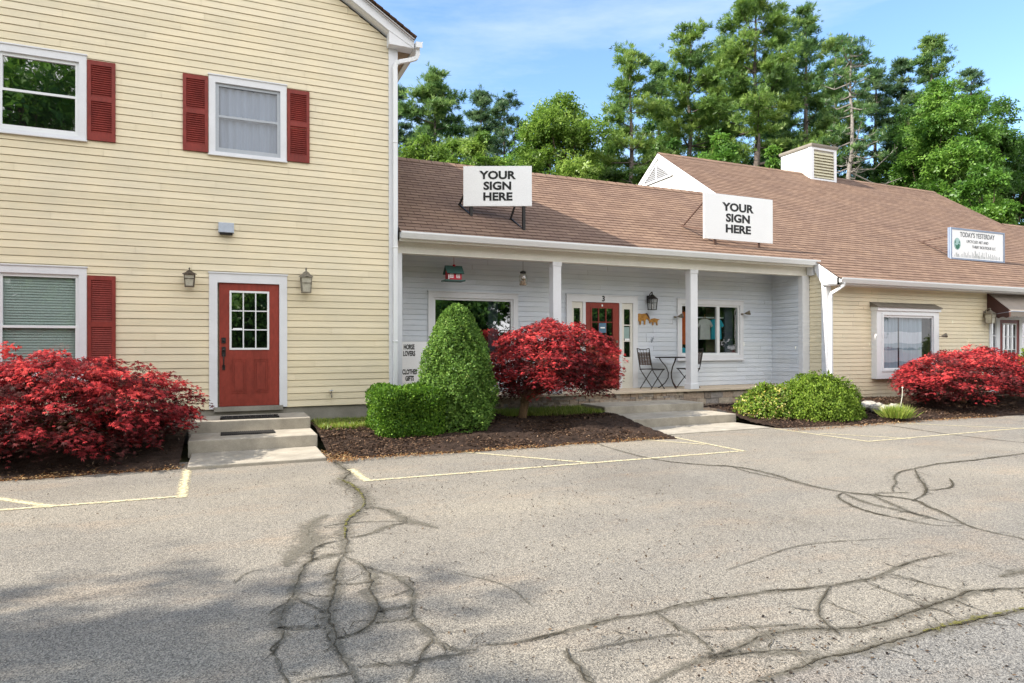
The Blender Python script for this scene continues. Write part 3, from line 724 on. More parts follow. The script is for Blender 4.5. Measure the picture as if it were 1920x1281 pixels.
# steps ----------------------------------------------------------------------
def entry_steps(label, spec, loc):
    t = thing('concrete_steps', label, 'steps', loc)
    for x0, x1, y0, y1, z0, z1, nm in spec:
        m = MB(); m.box(x0, x1, y0, y1, z0, z1); m.build(nm, 'concrete', t, bevel=.012)
    return t
entry_steps('two pale concrete steps with a slab below the red house door', [(-.535, 1.222, 10.885, YA+.01, -.02, .391, 'step'), (-.5, 1.228, 10.052, 10.883, -.02, .217, 'step'), (-.455, 1.21, 8.953, 10.050, -.02, .045, 'walkway_slab')], (.35, 10.5, 0))
entry_steps('wide weathered concrete steps leading up to the stone-faced porch', [(6.765, 9.19, 11.005, 11.94, -.02, .335, 'step'), (6.766, 9.196, 10.052, 11.003, -.02, .183, 'step'), (6.82, 9.15, 9.145, 10.050, -.02, .022, 'walkway_slab')], (8, 10.5, 0))
def mat_on(label, x0, x1, y0, y1, z, grid):
    t = thing('doormat', label, 'doormat', ((x0+x1)/2, (y0+y1)/2, z))
    m = MB(); frame_rect2 = [(x0, x1, y0, y0+.03), (x0, x1, y1-.03, y1), (x0, x0+.03, y0, y1), (x1-.03, x1, y0, y1)]
    if grid:
        for a, b, c, d in frame_rect2: m.box(a, b, c, d, z+.002, z+.022)
        for i in range(1, 10): x = x0+(x1-x0)*i/10; m.box(x-.008, x+.008, y0+.03, y1-.03, z+.002, z+.02)
        for i in range(1, 5): y = y0+(y1-y0)*i/5; m.box(x0+.03, x1-.03, y-.006, y+.006, z+.003, z+.018)
    else:
        m.box(x0, x1, y0, y1, z+.001, z+.012)
        for i in range(26): x = x0+(x1-x0)*(i+.5)/26; m.box(x-.007, x+.007, y0+.015, y1-.015, z+.012, z+.018)
    m.build('mat', 'rubber', t)
mat_on('black open-grid doormat on the top house step', -.10, .76, 11.02, 11.40, .391, True)
mat_on('dark ribbed rubber tread on the lower house step', -.09, .66, 10.45, 10.80, .217, False)

# =================================================================== PORCH SHOP
YB, YW, SL = 11.9, 12.875, .688
roofz = lambda y: 3.62+SL*(y-11.65)
porch = thing('porch_shop', 'low grey-sided shop with a white posted porch and brown roof', 'shop', (8, YB, 0))
XB0, XB1 = 2.85, 12.97
V1 = (3.741, 5.736, 1.12, 2.636); V2 = (9.94, 11.985, 1.194, 2.652); D3 = (6.916, 8.795, .55, 2.672)
m = MB(); siding(m, (XB0-.2, YW), (1, 0), (0, -1), XB1-XB0+.2, .55, 3.40, .1075, .014, [(a-XB0+.2+.02, b-XB0+.2-.02, c+.0, d-.02) for a, b, c, d in (V1, V2, D3)])
m.box(XB0-.2, 13.1, 18.0, 18.1, 0, 4); m.build('wall', 'grey_siding', porch)
m = MB(); siding(m, (XB1, YW), (0, -1), (-1, 0), YW-YB-.03, .55, 3.40, .1075, .014); m.build('return_wall', 'grey_siding', porch)
m = MB(); m.box(XB0-.1, 13.19, 11.86, YW+.02, .50, .55); m.build('porch_floor', 'porch_floor', porch, bevel=.006)
m = MB(); m.box(XB0-.1, 13.19, 11.96, YW, 3.37, 3.40); m.build('porch_ceiling', 'cream', porch)
m = MB(); m.box(XB0-.0, 13.19, 11.88, 12.05, 3.245, 3.47); m.box(XB0, 13.19, 11.868, 11.879, 3.245, 3.275); m.build('porch_beam', 'cream', porch)
for x0, x1 in ((6.09, 6.275), (9.555, 9.755)):
    m = MB(); m.box(x0, x1, 11.872, 12.057, .551, 3.244); m.box(x0-.02, x1+.02, 11.855, 12.075, .551, .67); m.box(x0-.012, x1+.012, 11.86, 12.07, 3.16, 3.243); m.build('post', 'trim', porch, bevel=.006)
for a_, b_ in ((12.955, 13.185), (2.862, 2.96)):
    m = MB(); m.box(a_, b_, 11.868, 12.0, .551, 3.244); m.build('end_board', 'trim', porch)
# stone veneer
def stone_face(x0, x1, z0, z1, y, rows):
    vs = MB(); z = z0
    while z < z1-.02:
        h = min(random.uniform(*rows), z1-z); x = x0
        if z1-z-h < .025: h = z1-z
        while x < x1-.01:
            l = min(random.uniform(h*1.3, h*4.5), x1-x); p = random.uniform(0, .022)
            a, b, c, d = x+.004, x+l-.004, z+.003, z+h-.003; j = lambda: random.uniform(-.004, .004)
            vs.add([(a+j(), y-p, c+j()), (b+j(), y-p, c+j()), (b+j(), y-p, d+j()), (a+j(), y-p, d+j()), (a-.003, y+.03, c-.002), (b+.003, y+.03, c-.002), (b+.003, y+.03, d+.002), (a-.003, y+.03, d+.002)],
                   [(0,1,2,3),(1,5,6,2),(4,0,3,7),(3,2,6,7),(4,5,1,0)])
            x += l
        z += h
    return vs
def stone_material():
    m, nt, out = nodes('stacked_stone')
    v = coords(nt, 'Object', (1, 1, 1))
    g = nt.nodes.new('ShaderNodeNewGeometry')
    c = ramp(nt, g.outputs['Random Per Island'], [(0, (.22, .185, .155)), (.3, (.38, .29, .22)), (.55, (.45, .38, .30)), (.8, (.30, .27, .25)), (1, (.48, .36, .26))])
    nn = ramp(nt, noise(nt, v, 18, 5), [(.3, (.65, .65, .66)), (.7, (1.2, 1.18, 1.15))])
    bsdf(nt, out, mixc(nt, 1, c, nn, 'MULTIPLY'), .9, .2, 0, noise(nt, v, 30, 5), .01, .7); return m
M['stone'] = stone_material()
m = stone_face(2.9, 9.4, -.02, .498, 11.935, (.035, .075)); m2 = stone_face(9.4, 13.19, -.02, .498, 11.935, (.08, .15))
m.add(m2.v, m2.f); m.box(2.9, 13.19, 11.962, 12.2, -.05, .497); m.build('stone_veneer', 'stone', porch)
# porch roof
RY = 14.95
m = MB(); up = Vector((0, 1, SL)); W = (RY-11.58)*math.sqrt(1+SL*SL)
shingles(m, (2.87, 11.58, roofz(11.58)), (1, 0, 0), up, 13.12-2.87, W)
m.quad((2.72, RY, roofz(RY)), (13.1, RY, roofz(RY)), (13.1, 18.3, roofz(RY)-SL*3.35), (2.72, 18.3, roofz(RY)-SL*3.35), [(0, 0), (10, 0), (10, 4), (0, 4)])
m.quad((2.87, 11.6, roofz(11.6)-.03), (2.87, RY, roofz(RY)-.03), (13.1, RY, roofz(RY)-.03), (13.1, 11.6, roofz(11.6)-.03))
for i in range(35):      # ridge caps
    x = 2.72+.298*i
    m.add([(x, RY-.13, roofz(RY-.13)+.022), (x+.31, RY-.13, roofz(RY-.13)+.014), (x+.31, RY, roofz(RY)+.03), (x, RY, roofz(RY)+.038), (x+.31, RY+.13, roofz(RY-.13)+.014), (x, RY+.13, roofz(RY-.13)+.022)], [(0,1,2,3),(3,2,4,5)], [[(x, .3), (x+.2, .3), (x+.2, .4), (x, .4)]]*2)
m.build('roof', 'roof', porch)
def gutter(par, x0, x1, yb, zt, mat='vinyl'):
    m = MB(); p = [(yb, zt), (yb, zt-.12), (yb-.075, zt-.12), (yb-.12, zt-.03), (yb-.12, zt-.0), (yb-.108, zt), (yb-.108, zt-.025), (yb-.068, zt-.108), (yb-.012, zt-.108), (yb-.012, zt)]
    m.prism([(x0, y, z) for y, z in p], (1, 0, 0), x1-x0)
    for x in (x0, x1-.004): m.prism([(x, yb, zt-.01), (x, yb, zt-.12), (x, yb-.075, zt-.12), (x, yb-.12, zt-.02)], (1, 0, 0), .004)
    n = int((x1-x0)/.8)
    for i in range(1, n): x = x0+(x1-x0)*i/n; m.box(x-.012, x+.012, yb-.11, yb, zt-.004, zt+.002)
    return m.build('gutter', mat, par)
gutter(porch, 2.87, 13.2, 11.66, 3.60)
m = MB(); m.box(2.87, 13.19, 11.662, 11.69, 3.44, 3.598); m.box(2.87, 13.19, 11.69, 11.88, 3.452, 3.47); m.build('fascia', 'cream', porch)
m = MB(); m.prism([(2.87, 11.60, roofz(11.6)-.035), (2.87, 11.585, roofz(11.585)-.012), (2.87, 11.70, roofz(11.7)-.012), (2.87, 11.70, roofz(11.7)-.035)], (1, 0, 0), 10.25); m.build('drip_edge', 'roof_edge', porch)
# left window
def shop_window(x0, x1, z0, z1, par, y, mull, cw=.11, glass='glass', sill=True):
    m = MB(); frame_rect(m, x0, x1, z0, z1, y-.045, y+.06, cw); m.box(x0-.015, x1+.015, y-.065, y, z1-.001, z1+.02)
    if sill: m.box(x0-.02, x1+.02, y-.075, y+.0, z0-.03, z0-.001)
    w = m.build('window', 'trim', par); a, b, c, d = x0+cw, x1-cw, z0+cw, z1-cw
    m = MB(); frame_rect(m, a, b, c, d, y-.01, y+.05, .045)
    for x in mull: m.box(x-.045, x+.045, y-.012, y+.048, c+.045, d-.045)
    m.build('sash', 'vinyl', w)
    m = MB(); m.quad((a+.04, y+.03, c+.04), (b-.04, y+.03, c+.04), (b-.04, y+.03, d-.04), (a+.04, y+.03, d-.04)); m.build('pane', glass, w)
    return w, (a, b, c, d)
def room(w, a, b, c, d, y, depth, mat='dim'):
    m = MB(); x0, x1, z0, z1, y1 = a-.15, b+.15, c-.2, d+.15, y+depth
    m.add([(x0,y,z0),(x1,y,z0),(x1,y1,z0),(x0,y1,z0),(x0,y,z1),(x1,y,z1),(x1,y1,z1),(x0,y1,z1)], [(0,1,2,3),(7,6,5,4),(3,2,6,7),(1,5,6,2),(0,3,7,4)])
    m.build('interior', mat, w)
w, q = shop_window(*V1, porch, YW, [], glass='glass_mirror'); room(w, *q, YW+.065, .8, 'dark')
m = MB(); m.box(5.1, 5.32, YW+.10, YW+.13, 1.3, 2.5); m.build('curtain', 'curtain', w)
w, q = shop_window(*V2, porch, YW, [11.20], glass='glass'); room(w, *q, YW+.065, 1.5, 'dim')
m = MB(); m.box(q[0], q[1], YW+.28, YW+.31, 2.225, 2.255); m.box(q[0], q[1], YW+.12, YW+.2, 1.335, 1.36); m.build('display_rail', 'vinyl', w)
m = MB()
siding(m, (11.27, YW+.55), (1, 0), (0, -1), .32, 1.2, 2.5, .1, .02); m.build('panelling', 'room_light', w)
m = MB(); m.box(11.60, 11.86, YW+.2, YW+.25, 1.25, 2.5); m.build('display_panel', pmat('blue_grey_panel', (.09, .10, .13), .8), w)
# door with sidelights
m = MB(); x0, x1, z0, z1 = D3; y0 = YW-.05
m.box(x0, x0+.13, y0, YW+.05, z0, z1-.15); m.box(x1-.13, x1, y0, YW+.05, z0, z1-.15); m.box(x0, x1, y0, YW+.05, z1-.15, z1); m.box(x0-.015, x1+.015, y0-.02, YW, z1-.001, z1+.02)
for a, b in ((7.335, 7.405), (8.30, 8.37)): m.box(a, b, y0+.012, YW+.05, z0, z1-.151)
m.build('door_frame', 'trim', porch)
for a, b, nm in ((x0+.131, 7.334, 0), (8.371, x1-.131, 1)):
    m = MB(); g0, g1 = a+.06, b-.06; yy = YW-.02
    m.box(a, g0, yy, yy+.04, z0, z1-.152); m.box(g1, b, yy, yy+.04, z0, z1-.152); m.box(g0, g1, yy, yy+.04, z0, 1.27); m.box(g0, g1, yy, yy+.04, 2.38, z1-.152)
    for k in (1.64, 2.01): m.box(g0, g1, yy+.002, yy+.03, k-.012, k+.012)
    frame_rect(m, a+.05, b-.05, .68, 1.16, yy-.01, yy+.002, .02)
    s = m.build('sidelight', 'cream', porch)
    m = MB(); m.quad((g0, yy+.022, 1.27), (g1, yy+.022, 1.27), (g1, yy+.022, 2.38), (g0, yy+.022, 2.38)); m.build('pane', 'glass_mirror', s)
    m = MB(); m.quad((g0, yy+.034, 1.27), (g1, yy+.034, 1.27), (g1, yy+.034, 2.38), (g0, yy+.034, 2.38)); m.build('interior', 'dark', s)
    if nm:
        m = MB(); m.box(g0+.01, g1-.02, yy+.012, yy+.018, 1.70, 1.97); m.build('notice', pmat('pale_green_notice', (.3, .42, .4), .6), s)
        m = MB(); m.box(g0+.03, g1-.01, yy+.010, yy+.016, 1.655, 1.70); m.build('notice', 'sign_white', s)
dr = panel_door(porch, 7.406, 8.299, .55, 2.52, YW-.015, 7.565, 8.14, 1.42, 2.40, 3, 3, 'red_door', 'red_door', [(7.55, 7.80, .72, 1.27), (7.90, 8.15, .72, 1.27)])
m = MB(); m.box(7.755, 7.945, YW-.03, YW-.023, 1.83, 2.05); m.build('notice', pmat('blue_notice', (.10, .20, .30), .5), dr)
m = MB(); m.box(7.79, 7.91, YW-.034, YW-.0305, 1.93, 1.96); m.build('notice_band', 'sign_white', dr)
m = MB(); m.box(7.83, 7.865, YW-.024, YW-.0155, 2.43, 2.475); m.build('bell', 'sign_white', dr)
m = MB(); m.sphere((8.235, YW-.06, 1.5), .03); m.build('handle', 'old_brass', dr)
m = MB(); m.tube([(8.235, YW-.016, 1.63), (8.235, YW-.04, 1.63)], .03, 10); m.build('deadbolt', 'old_brass', dr)
text('3', .17, 'black_ink', porch, (7.86, YW-.056, 2.60), (1, 0, 0), (0, 0, 1), .008, .004, name='house_number')

lantern('black carriage lantern with a curled top on the grey porch wall', 9.115, YW-.012, 2.80, .42, .17, 'black_metal', 'up', glassmat='clear')
# porch things ----------------------------------------------------------------
t = thing('hanging_birdhouse', 'red birdhouse with a dark green roof hanging from the porch ceiling', 'birdhouse', (4.09, 12.3, 2.82))
bx, by = 4.09, 12.3
m = MB(); m.box(bx-.13, bx+.15, by-.09, by+.09, 2.83, 2.965); m.prism([(bx-.13, by-.09, 2.965), (bx-.13, by+.09, 2.965), (bx-.13, by, 3.08)], (1, 0, 0), .28); m.build('body', 'toy_red', t)
m = MB()
for s in (-1, 1): m.prism([(bx-.165, by, 3.105), (bx+.185, by, 3.105), (bx+.185, by+s*.135, 2.945), (bx-.165, by+s*.135, 2.945)], (0, s*.6, .7), .015)
m.box(bx-.2, bx+.21, by-.15, by+.15, 2.805, 2.829); m.build('roof', 'teal_roof', t)
for x in (bx-.06, bx+.075):
    m = MB(); frame_rect(m, x-.035, x+.035, 2.865, 2.945, by-.099, by-.0905, .012); m.box(x-.004, x+.004, by-.098, by-.0905, 2.865, 2.945); m.box(x-.035, x+.035, by-.097, by-.0905, 2.90, 2.91); m.build('window', 'sign_white', t)
m = MB(); m.box(bx-.126, bx-.108, by-.098, by-.0905, 2.84, 2.93); m.build('corner_strip', 'sign_white', t)
m = MB(); m.tube([(bx+.02, by, 3.08), (bx+.02, by, 3.369)], .004, 6); m.lathe((bx+.02, by, 3.10), [(.03, 0), (.034, .02), (.02, .04)], 10); m.build('hanger', 'toy_red', t)
t = thing('hanging_jar', 'clear glass jar lantern hanging from the porch ceiling left of the post', 'jar lantern', (5.61, 12.3, 2.78))
m = MB(); m.lathe((5.61, 12.3, 2.78), [(.06, 0), (.085, .02), (.085, .19), (.06, .235), (.055, .25)], 16); m.build('jar', 'clear', t, smooth=True)
m = MB(); m.lathe((5.61, 12.3, 3.03), [(.062, 0), (.062, .035), (.03, .05), (.006, .06)], 16); m.tube([(5.61, 12.3, 3.08), (5.61, 12.3, 3.369)], .003, 6); m.build('lid', 'black_metal', t)
m = MB(); m.lathe((5.61, 12.3, 2.785), [(.07, 0), (.07, .03)], 14); m.box(5.56, 5.60, 12.25, 12.33, 2.815, 2.87); m.box(5.62, 5.655, 12.27, 12.34, 2.815, 2.93); m.sphere((5.60, 12.28, 2.93), .045); m.build('filling', pmat('jar_filling', (.5, .36, .26), .7, .6, 30), t)
# horse plaque
t = thing('horse_plaque', 'painted chestnut mare and foal plaque on the grey porch wall', 'plaque', (9.1, YW, 2.0))
def flat(pts, mat, nm, y, th=.012):
    q = [aY(1040+x/5.568, 530+yy/5.568, y) for x, yy in pts]; m = MB(); m.prism(q, (0, 1, 0), th); return m.build(nm, mat, t)
flat([(860,335),(880,322),(910,328),(935,323),(960,322),(980,345),(992,375),(1002,405),(992,410),(978,388),(965,374),(952,388),(948,440),(934,440),(932,398),(905,396),(902,440),(890,440),(886,404),(874,398),(870,445),(858,445),(862,392),(854,362)], 'horse', 'mare', YW-.036)
flat([(986,415),(996,395),(1012,378),(1040,372),(1070,378),(1100,384),(1078,394),(1074,412),(1077,446),(1067,446),(1058,417),(1036,414),(1032,446),(1022,446),(1018,412),(1006,412),(997,428)], 'horse', 'foal', YW-.034)
flat([(948,322),(962,318),(984,345),(994,372),(985,374),(972,350)], 'horse_dark', 'mane', YW-.041, .005)
flat([(856,338),(864,334),(862,390),(854,398),(850,370)], 'horse_dark', 'tail', YW-.040, .004)
t = thing('wall_hook', 'small grey lizard-shaped hook on the grey wall above the chairs', 'wall hook', (9.22, YW, 1.62))
m = MB(); m.tube([(9.19, YW-.025, 1.60), (9.21, YW-.03, 1.66), (9.235, YW-.03, 1.71), (9.25, YW-.025, 1.75)], [.006, .016, .016, .006], 8); m.build('body', 'grey_metal', t)
m = MB()
for a, b in (((9.21, 1.66), (9.17, 1.68)), ((9.21, 1.66), (9.25, 1.64)), ((9.235, 1.71), (9.20, 1.73)), ((9.235, 1.71), (9.275, 1.70))): m.tube([(a[0], YW-.028, a[1]), (b[0], YW-.018, b[1])], .005, 6)
m.build('foot', 'grey_metal', t)
# white shop board
t = thing('shop_board', 'white board lettered in black behind the conical bush at the porch end', 'sign board', (3.35, 12.6, .55))
m = MB(); m.box(2.93, 3.86, 12.6, 12.625, .62, 1.62); m.box(2.93, 2.97, 12.625, 12.67, .551, 1.55); m.box(3.82, 3.86, 12.625, 12.67, .551, 1.55); m.build('panel', 'sign_white', t)
text('HORSE\nLOVERS', .135, 'black_ink', t, (3.28, 12.597, 1.445), (1, 0, 0), (0, 0, 1), .006, .0035, .52, .95)
text('CLOTHES\nGIFTS', .135, 'black_ink', t, (3.29, 12.597, .955), (1, 0, 0), (0, 0, 1), .006, .0035, .50, .95)
# hanging clothes
def shirt(label, cx, y, zt, w, h, mat, name='hanging_shirt'):
    t = thing(name, label, 'shirt', (cx, y, zt-h)); n = 14
    out = [(-.10*w, 0), (.10*w, 0), (.32*w, -.07*h), (.5*w, -.34*h), (.36*w, -.42*h), (.30*w, -.28*h), (.33*w, -h), (-.33*w, -h), (-.30*w, -.28*h), (-.36*w, -.42*h), (-.5*w, -.34*h), (-.32*w, -.07*h)]
    m = MB(); m.prism([(cx+x, y-.03, zt+z) for x, z in out], (0, 1, 0), .06); m.build('cloth', mat, t, bevel=.015)
    m = MB(); m.tube([(cx-.2*w, y, zt-.02), (cx, y, zt+.05), (cx+.2*w, y, zt-.02)], .01, 6); m.tube([(cx, y, zt+.05), (cx, y-.0, zt+.10), (cx+.02, y, zt+.115)], .005, 6); m.build('hanger', 'wood_hanger', t)
    return t
p_ = aY(1321, 598, YW+.20); shirt('white printed shirt on a wooden hanger behind the porch window', p_.x, YW+.20, p_.z, .50, .52, 'shirt_white')
p_ = aY(1342, 598, YW+.24); shirt('aqua blue shirt on a wooden hanger behind the porch window', p_.x, YW+.24, p_.z, .50, .52, 'shirt_blue')
p_ = aY(1281, 585, YW+.20); shirt('orange garment hanging at the left side of the porch window', p_.x, YW+.20, p_.z, .34, .80, 'shirt_orange', 'hanging_garment')
p_ = aY(1279, 652, YW+.16); shirt('pale aqua garment low at the left corner of the porch window', p_.x, YW+.16, p_.z, .34, .32, 'shirt_blue', 'hanging_garment')

# bistro set ------------------------------------------------------------------
def chair(label, x, y, z, rot):
    t = thing('bistro_chair', label, 'chair', (0, 0, 0), 'folding bistro chairs on the porch')
    w = .2
    for s in (-1, 1):
        m = MB(); m.tube([(-.26, s*w, .92), (-.22, s*w, .70), (-.165, s*w, .45), (-.12, s*w, .38), (.20, s*w, 0)], .011, 7); m.build('leg', 'black_metal', t, local=True)
        m = MB(); m.tube([(.20, s*(w-.02), .44), (.15, s*(w-.02), .40), (-.19, s*(w-.02), 0)], .011, 7); m.build('leg', 'black_metal', t, local=True)
    m = MB()
    for i in range(6): x_ = -.15+.068*i; m.box(x_-.026, x_+.026, -w, w, .442, .456)
    m.tube([(-.18, -w, .44), (.20, -w, .44), (.20, w, .44), (-.18, w, .44)], .01, 6); m.build('seat', 'black_metal', t, local=True)
    m = MB(); m.tube([(-.26, -w, .92), (-.262, -.1, .90), (-.262, .1, .90), (-.26, w, .92)], .01, 6)
    for k in (-.1, 0, .1): m.tube([(-.25, k, .85), (-.262, k, .90)], .005, 5)
    m.build('top_rail', 'black_metal', t, local=True)
    m = MB()
    for i in range(9):
        z_ = .56+.032*i; xx = -.19-.05*(z_-.56)/.28
        m.obox((xx+.004*(i % 2), 0, z_), (0, 1, 0), (.17, 0, 1), (1, 0, -.17), w-.012, .012, .004)
    for i in range(5): yy = -w+.03+i*(2*w-.06)/4; m.obox((-.213, yy, .69), (0, 1, 0), (-.17, 0, 1), (1, 0, .17), .012, .15, .003)
    m.build('backrest', 'wicker', t, local=True)
    t.location = (x, y, z); t.rotation_euler = (0, 0, rot); return t
pc = aY(1222, 725, 12.42); chair('black folding bistro chair left of the little table, facing right', pc.x, 12.42, .55, .12)
pc2 = aY(1288, 725, 12.42); chair('black folding bistro chair half hidden behind the porch post', pc2.x+.08, 12.45, .55, math.pi-.15)
pt = aY(1257, 725, 12.40); tx, ty = pt.x, 12.40
t = thing('bistro_table', 'small round black bistro table between two chairs on the porch', 'table', (tx, ty, .55))
m = MB(); m.lathe((tx, ty, .55), [(.33, .70), (.345, .705), (.345, .722), (.33, .727)], 28); m.build('tabletop', 'black_metal', t)
for k in range(3):
    a = 2.1*k+.35; c, s = math.cos(a), math.sin(a)
    m = MB(); m.tube([(tx+c*r, ty+s*r, .55+z) for r, z in ((.25, .70), (.20, .62), (.10, .50), (.045, .36), (.05, .24), (.12, .12), (.24, .02), (.28, .01))], .012, 7); m.build('leg', M['black_metal'] if k else pmat('rusty_leg', (.10, .025, .02), .6), t)

# =================================================================== RIGHT SHOP WING
YC, XC, YE = 11.4, 13.2, 10.97
wing = thing('shop_wing', 'pale yellow shop wing with the large brown roof and bay window', 'shop', (18, YC, 0))
BAY = (14.74, 17.09, .70, 2.60); DC = (19.44, 21.3, .2, 2.45)
m = MB(); siding(m, (XC, YC), (1, 0), (0, -1), 22, .21, 3.02, .1, .022, [(BAY[0]-XC+.06, BAY[1]-XC-.06, .78, 2.5), (DC[0]-XC+.02, DC[1]-XC-.02, .1, 2.40)])
siding(m, (XC, 11.866), (0, -1), (-1, 0), 11.866-YC, .21, 3.43, .1, .016)
m.build('wall', 'yellow', wing)
m = MB(); m.box(XC+.01, 35, YC+.012, 11.9, -.05, .205); m.build('foundation', 'found', wing)
m = MB(); m.box(13.1, XC-.002, 11.70, 11.867, 3.25, 3.46); m.box(XC-.03, XC+.13, YC-.036, YC-.0, .21, 3.03); m.box(XC-.031, XC-.001, YC+.001, YC+.10, .21, 3.25); m.build('corner_board', 'trim', wing)
m = MB(); RC = 17.9; XG = 13.12; XD = 26.9; W = (RC-10.9)*math.sqrt(1+SL*SL)
shingles(m, (XG-.06, 10.9, roofz(10.9)), (1, 0, 0), up, XD-XG+.12, W, uv0=(.13, 0))
shingles(m, (XD+.06, 10.9, roofz(10.9)), (1, 0, 0), up, 14, (15.3-10.9)*math.sqrt(1+SL*SL), uv0=(.05, 0))
for a, b, r in ((XG-.06, XD+.06, RC), (XD, 41, 15.3)):
    m.quad((a, r, roofz(r)), (b, r, roofz(r)), (b, 2*r-11, roofz(11)), (a, 2*r-11, roofz(11)), [(0, 0), (10, 0), (10, 8), (0, 8)])
    k = int((b-a)/.3)
    for i in range(k):
        x = a+(b-a)*i/k
        m.add([(x, r-.13, roofz(r-.13)+.022), (x+.32, r-.13, roofz(r-.13)+.014), (x+.32, r, roofz(r)+.03), (x, r, roofz(r)+.038), (x+.32, r+.13, roofz(r-.13)+.014), (x, r+.13, roofz(r-.13)+.022)], [(0,1,2,3),(3,2,4,5)], [[(x, .3), (x+.2, .3), (x+.2, .4), (x, .4)]]*2)
m.quad((XG, 10.93, roofz(10.93)-.03), (XG, RC, roofz(RC)-.03), (XD, RC, roofz(RC)-.03), (XD, 10.93, roofz(10.93)-.03))
roofC = m.build('roof', 'roof', wing)
gutter(wing, XC-.06, 35, 10.99, roofz(10.97)-.035)
m = MB(); m.box(XC-.08, 35, 10.992, 11.015, roofz(10.97)-.19, roofz(10.97)-.03); m.box(XC-.08, 35, 11.015, YC+.02, roofz(10.97)-.185, roofz(10.97)-.165); m.build('fascia', 'trim', wing)
m = MB(); m.prism([(XC-.08, 10.992, roofz(10.97)-.03), (XC-.08, 10.992, roofz(10.97)-.19), (XC-.08, YC+.02, roofz(10.97)-.19), (XC-.08, 11.66, 3.36), (XC-.08, 11.66, roofz(11.66)-.03)], (1, 0, 0), .06)
m.build('eave_return', 'trim', wing)
m = MB()
path = [(XC+.03, 10.93, roofz(10.97)-.15), (XC+.04, 10.95, roofz(10.97)-.22), (XC+.06, 11.12, roofz(10.97)-.30), (XC+.075, 11.3, roofz(10.97)-.37), (XC+.08, 11.325, roofz(10.97)-.48)]
for a, b in zip(path, path[1:]): m.beam(a, Vector(b)+(Vector(b)-Vector(a)).normalized()*.015, .075, .06, (1, 0, 0))
m.box(XC+.045, XC+.115, 11.29, 11.36, .3, roofz(10.97)-.45); m.build('downspout', 'vinyl', wing, bevel=.008)
# gable above the porch roof
gz = roofz(RC)
m = MB(); siding(m, (XG, 2*RC-13.2), (0, -1), (-1, 0), 2*(RC-13.2), 4.6, gz-.05, .1, .014, (), lambda z: (max(0, (RC-13.2)-(gz-.03-z)/SL), min(2*(RC-13.2), (RC-13.2)+(gz-.03-z)/SL)))
m.build('gable', 'white_siding', wing)
m = MB()
for s in (-1, 1):
    pts = [(XG-.05, RC, gz-.01), (XG-.05, RC, gz-.17), (XG-.05, RC+s*4.2, gz-.17-SL*4.2), (XG-.05, RC+s*4.2, gz-.01-SL*4.2)]
    m.prism(pts, (1, 0, 0), .035)
m.build('rake_board', 'trim', wing)
m = MB(); va, vl, vr = (17.98, 7.58), (18.80, 7.02), (17.16, 7.02)
mm_ = [((XG-.045, va[0], va[1]), (XG-.045, vl[0], vl[1])), ((XG-.045, va[0], va[1]), (XG-.045, vr[0], vr[1])), ((XG-.045, vl[0], vl[1]), (XG-.045, vr[0], vr[1])), ((XG-.048, va[0], va[1]), (XG-.048, va[0], vl[1]))]
for a, b in mm_: m.beam(a, b, .045, .03, (1, 0, 0))
for i in range(9):
    z = vl[1]+.045+i*.062; h = (va[1]-z)/(va[1]-vl[1])
    if h > .06: m.obox((XG-.040, va[0], z), (0, 1, 0), (-.6, 0, .8), (.8, 0, .6), .80*h, .016, .003)
v_ = m.build('gable_vent', 'trim', wing)
m = MB(); m.prism([(XG-.027, va[0], va[1]), (XG-.027, vl[0], vl[1]), (XG-.027, vr[0], vr[1])], (-1, 0, 0), .002); m.build('vent_shade_sheet', pmat('vent_painted_shade', (.10, .10, .10), .9), v_)  # flat dark sheet over the siding, painted as the shade behind the louvers
# roof vent box
cx0, cx1, cy0, cy1, cz0, cz1 = 19.5, 20.74, 17.45, 18.86, 7.3, 8.80
m = MB(); siding(m, (cx0, cy1), (0, -1), (-1, 0), cy1-cy0, cz0, cz1, .1, .012); m.box(cx0+.001, cx1, cy0+.07, cy1, cz0, cz1); m.quad((cx1, cy0, cz0), (cx1, cy1, cz0), (cx1, cy1, cz1), (cx1, cy0, cz1))
vb = m.build('roof_vent', 'white_siding', wing)
m = MB()
for x in (cx0-.015, cx1-.11): m.box(x, x+.125, cy0-.02, cy0+.06, cz0, cz1)
m.box(cx0-.02, cx0-.0005, cy0+.061, cy0+.13, cz0, cz1); m.box(cx0+.11, cx1-.11, cy0-.018, cy0+.05, cz1-.09, cz1); m.box(cx0+.11, cx1-.11, cy0-.018, cy0+.05, cz0, 7.66); m.build('corner_trim', 'trim', vb)
m = MB()
for i in range(9):
    z = 7.74+i*.107; m.obox(((cx0+cx1)/2, cy0+.02, z), (1, 0, 0), (0, -.55, -.83), (0, .83, -.55), (cx1-cx0)/2-.11, .062, .005)
m.build('louver', pmat('cream_louvers', (.62, .58, .42), .5), vb)
m = MB(); m.box(cx0-.05, cx1+.05, cy0-.06, cy1+.05, cz1, cz1+.035); m.prism([(cx0-.06, cy0-.07, cz1+.035), (cx1+.06, cy0-.07, cz1+.035), (cx1+.06, cy1+.06, cz1+.035), (cx0-.06, cy1+.06, cz1+.035)], (0, 0, 1), .07); m.build('vent_cap', pmat('grey_brown_cap', (.25, .22, .18), .7), vb)
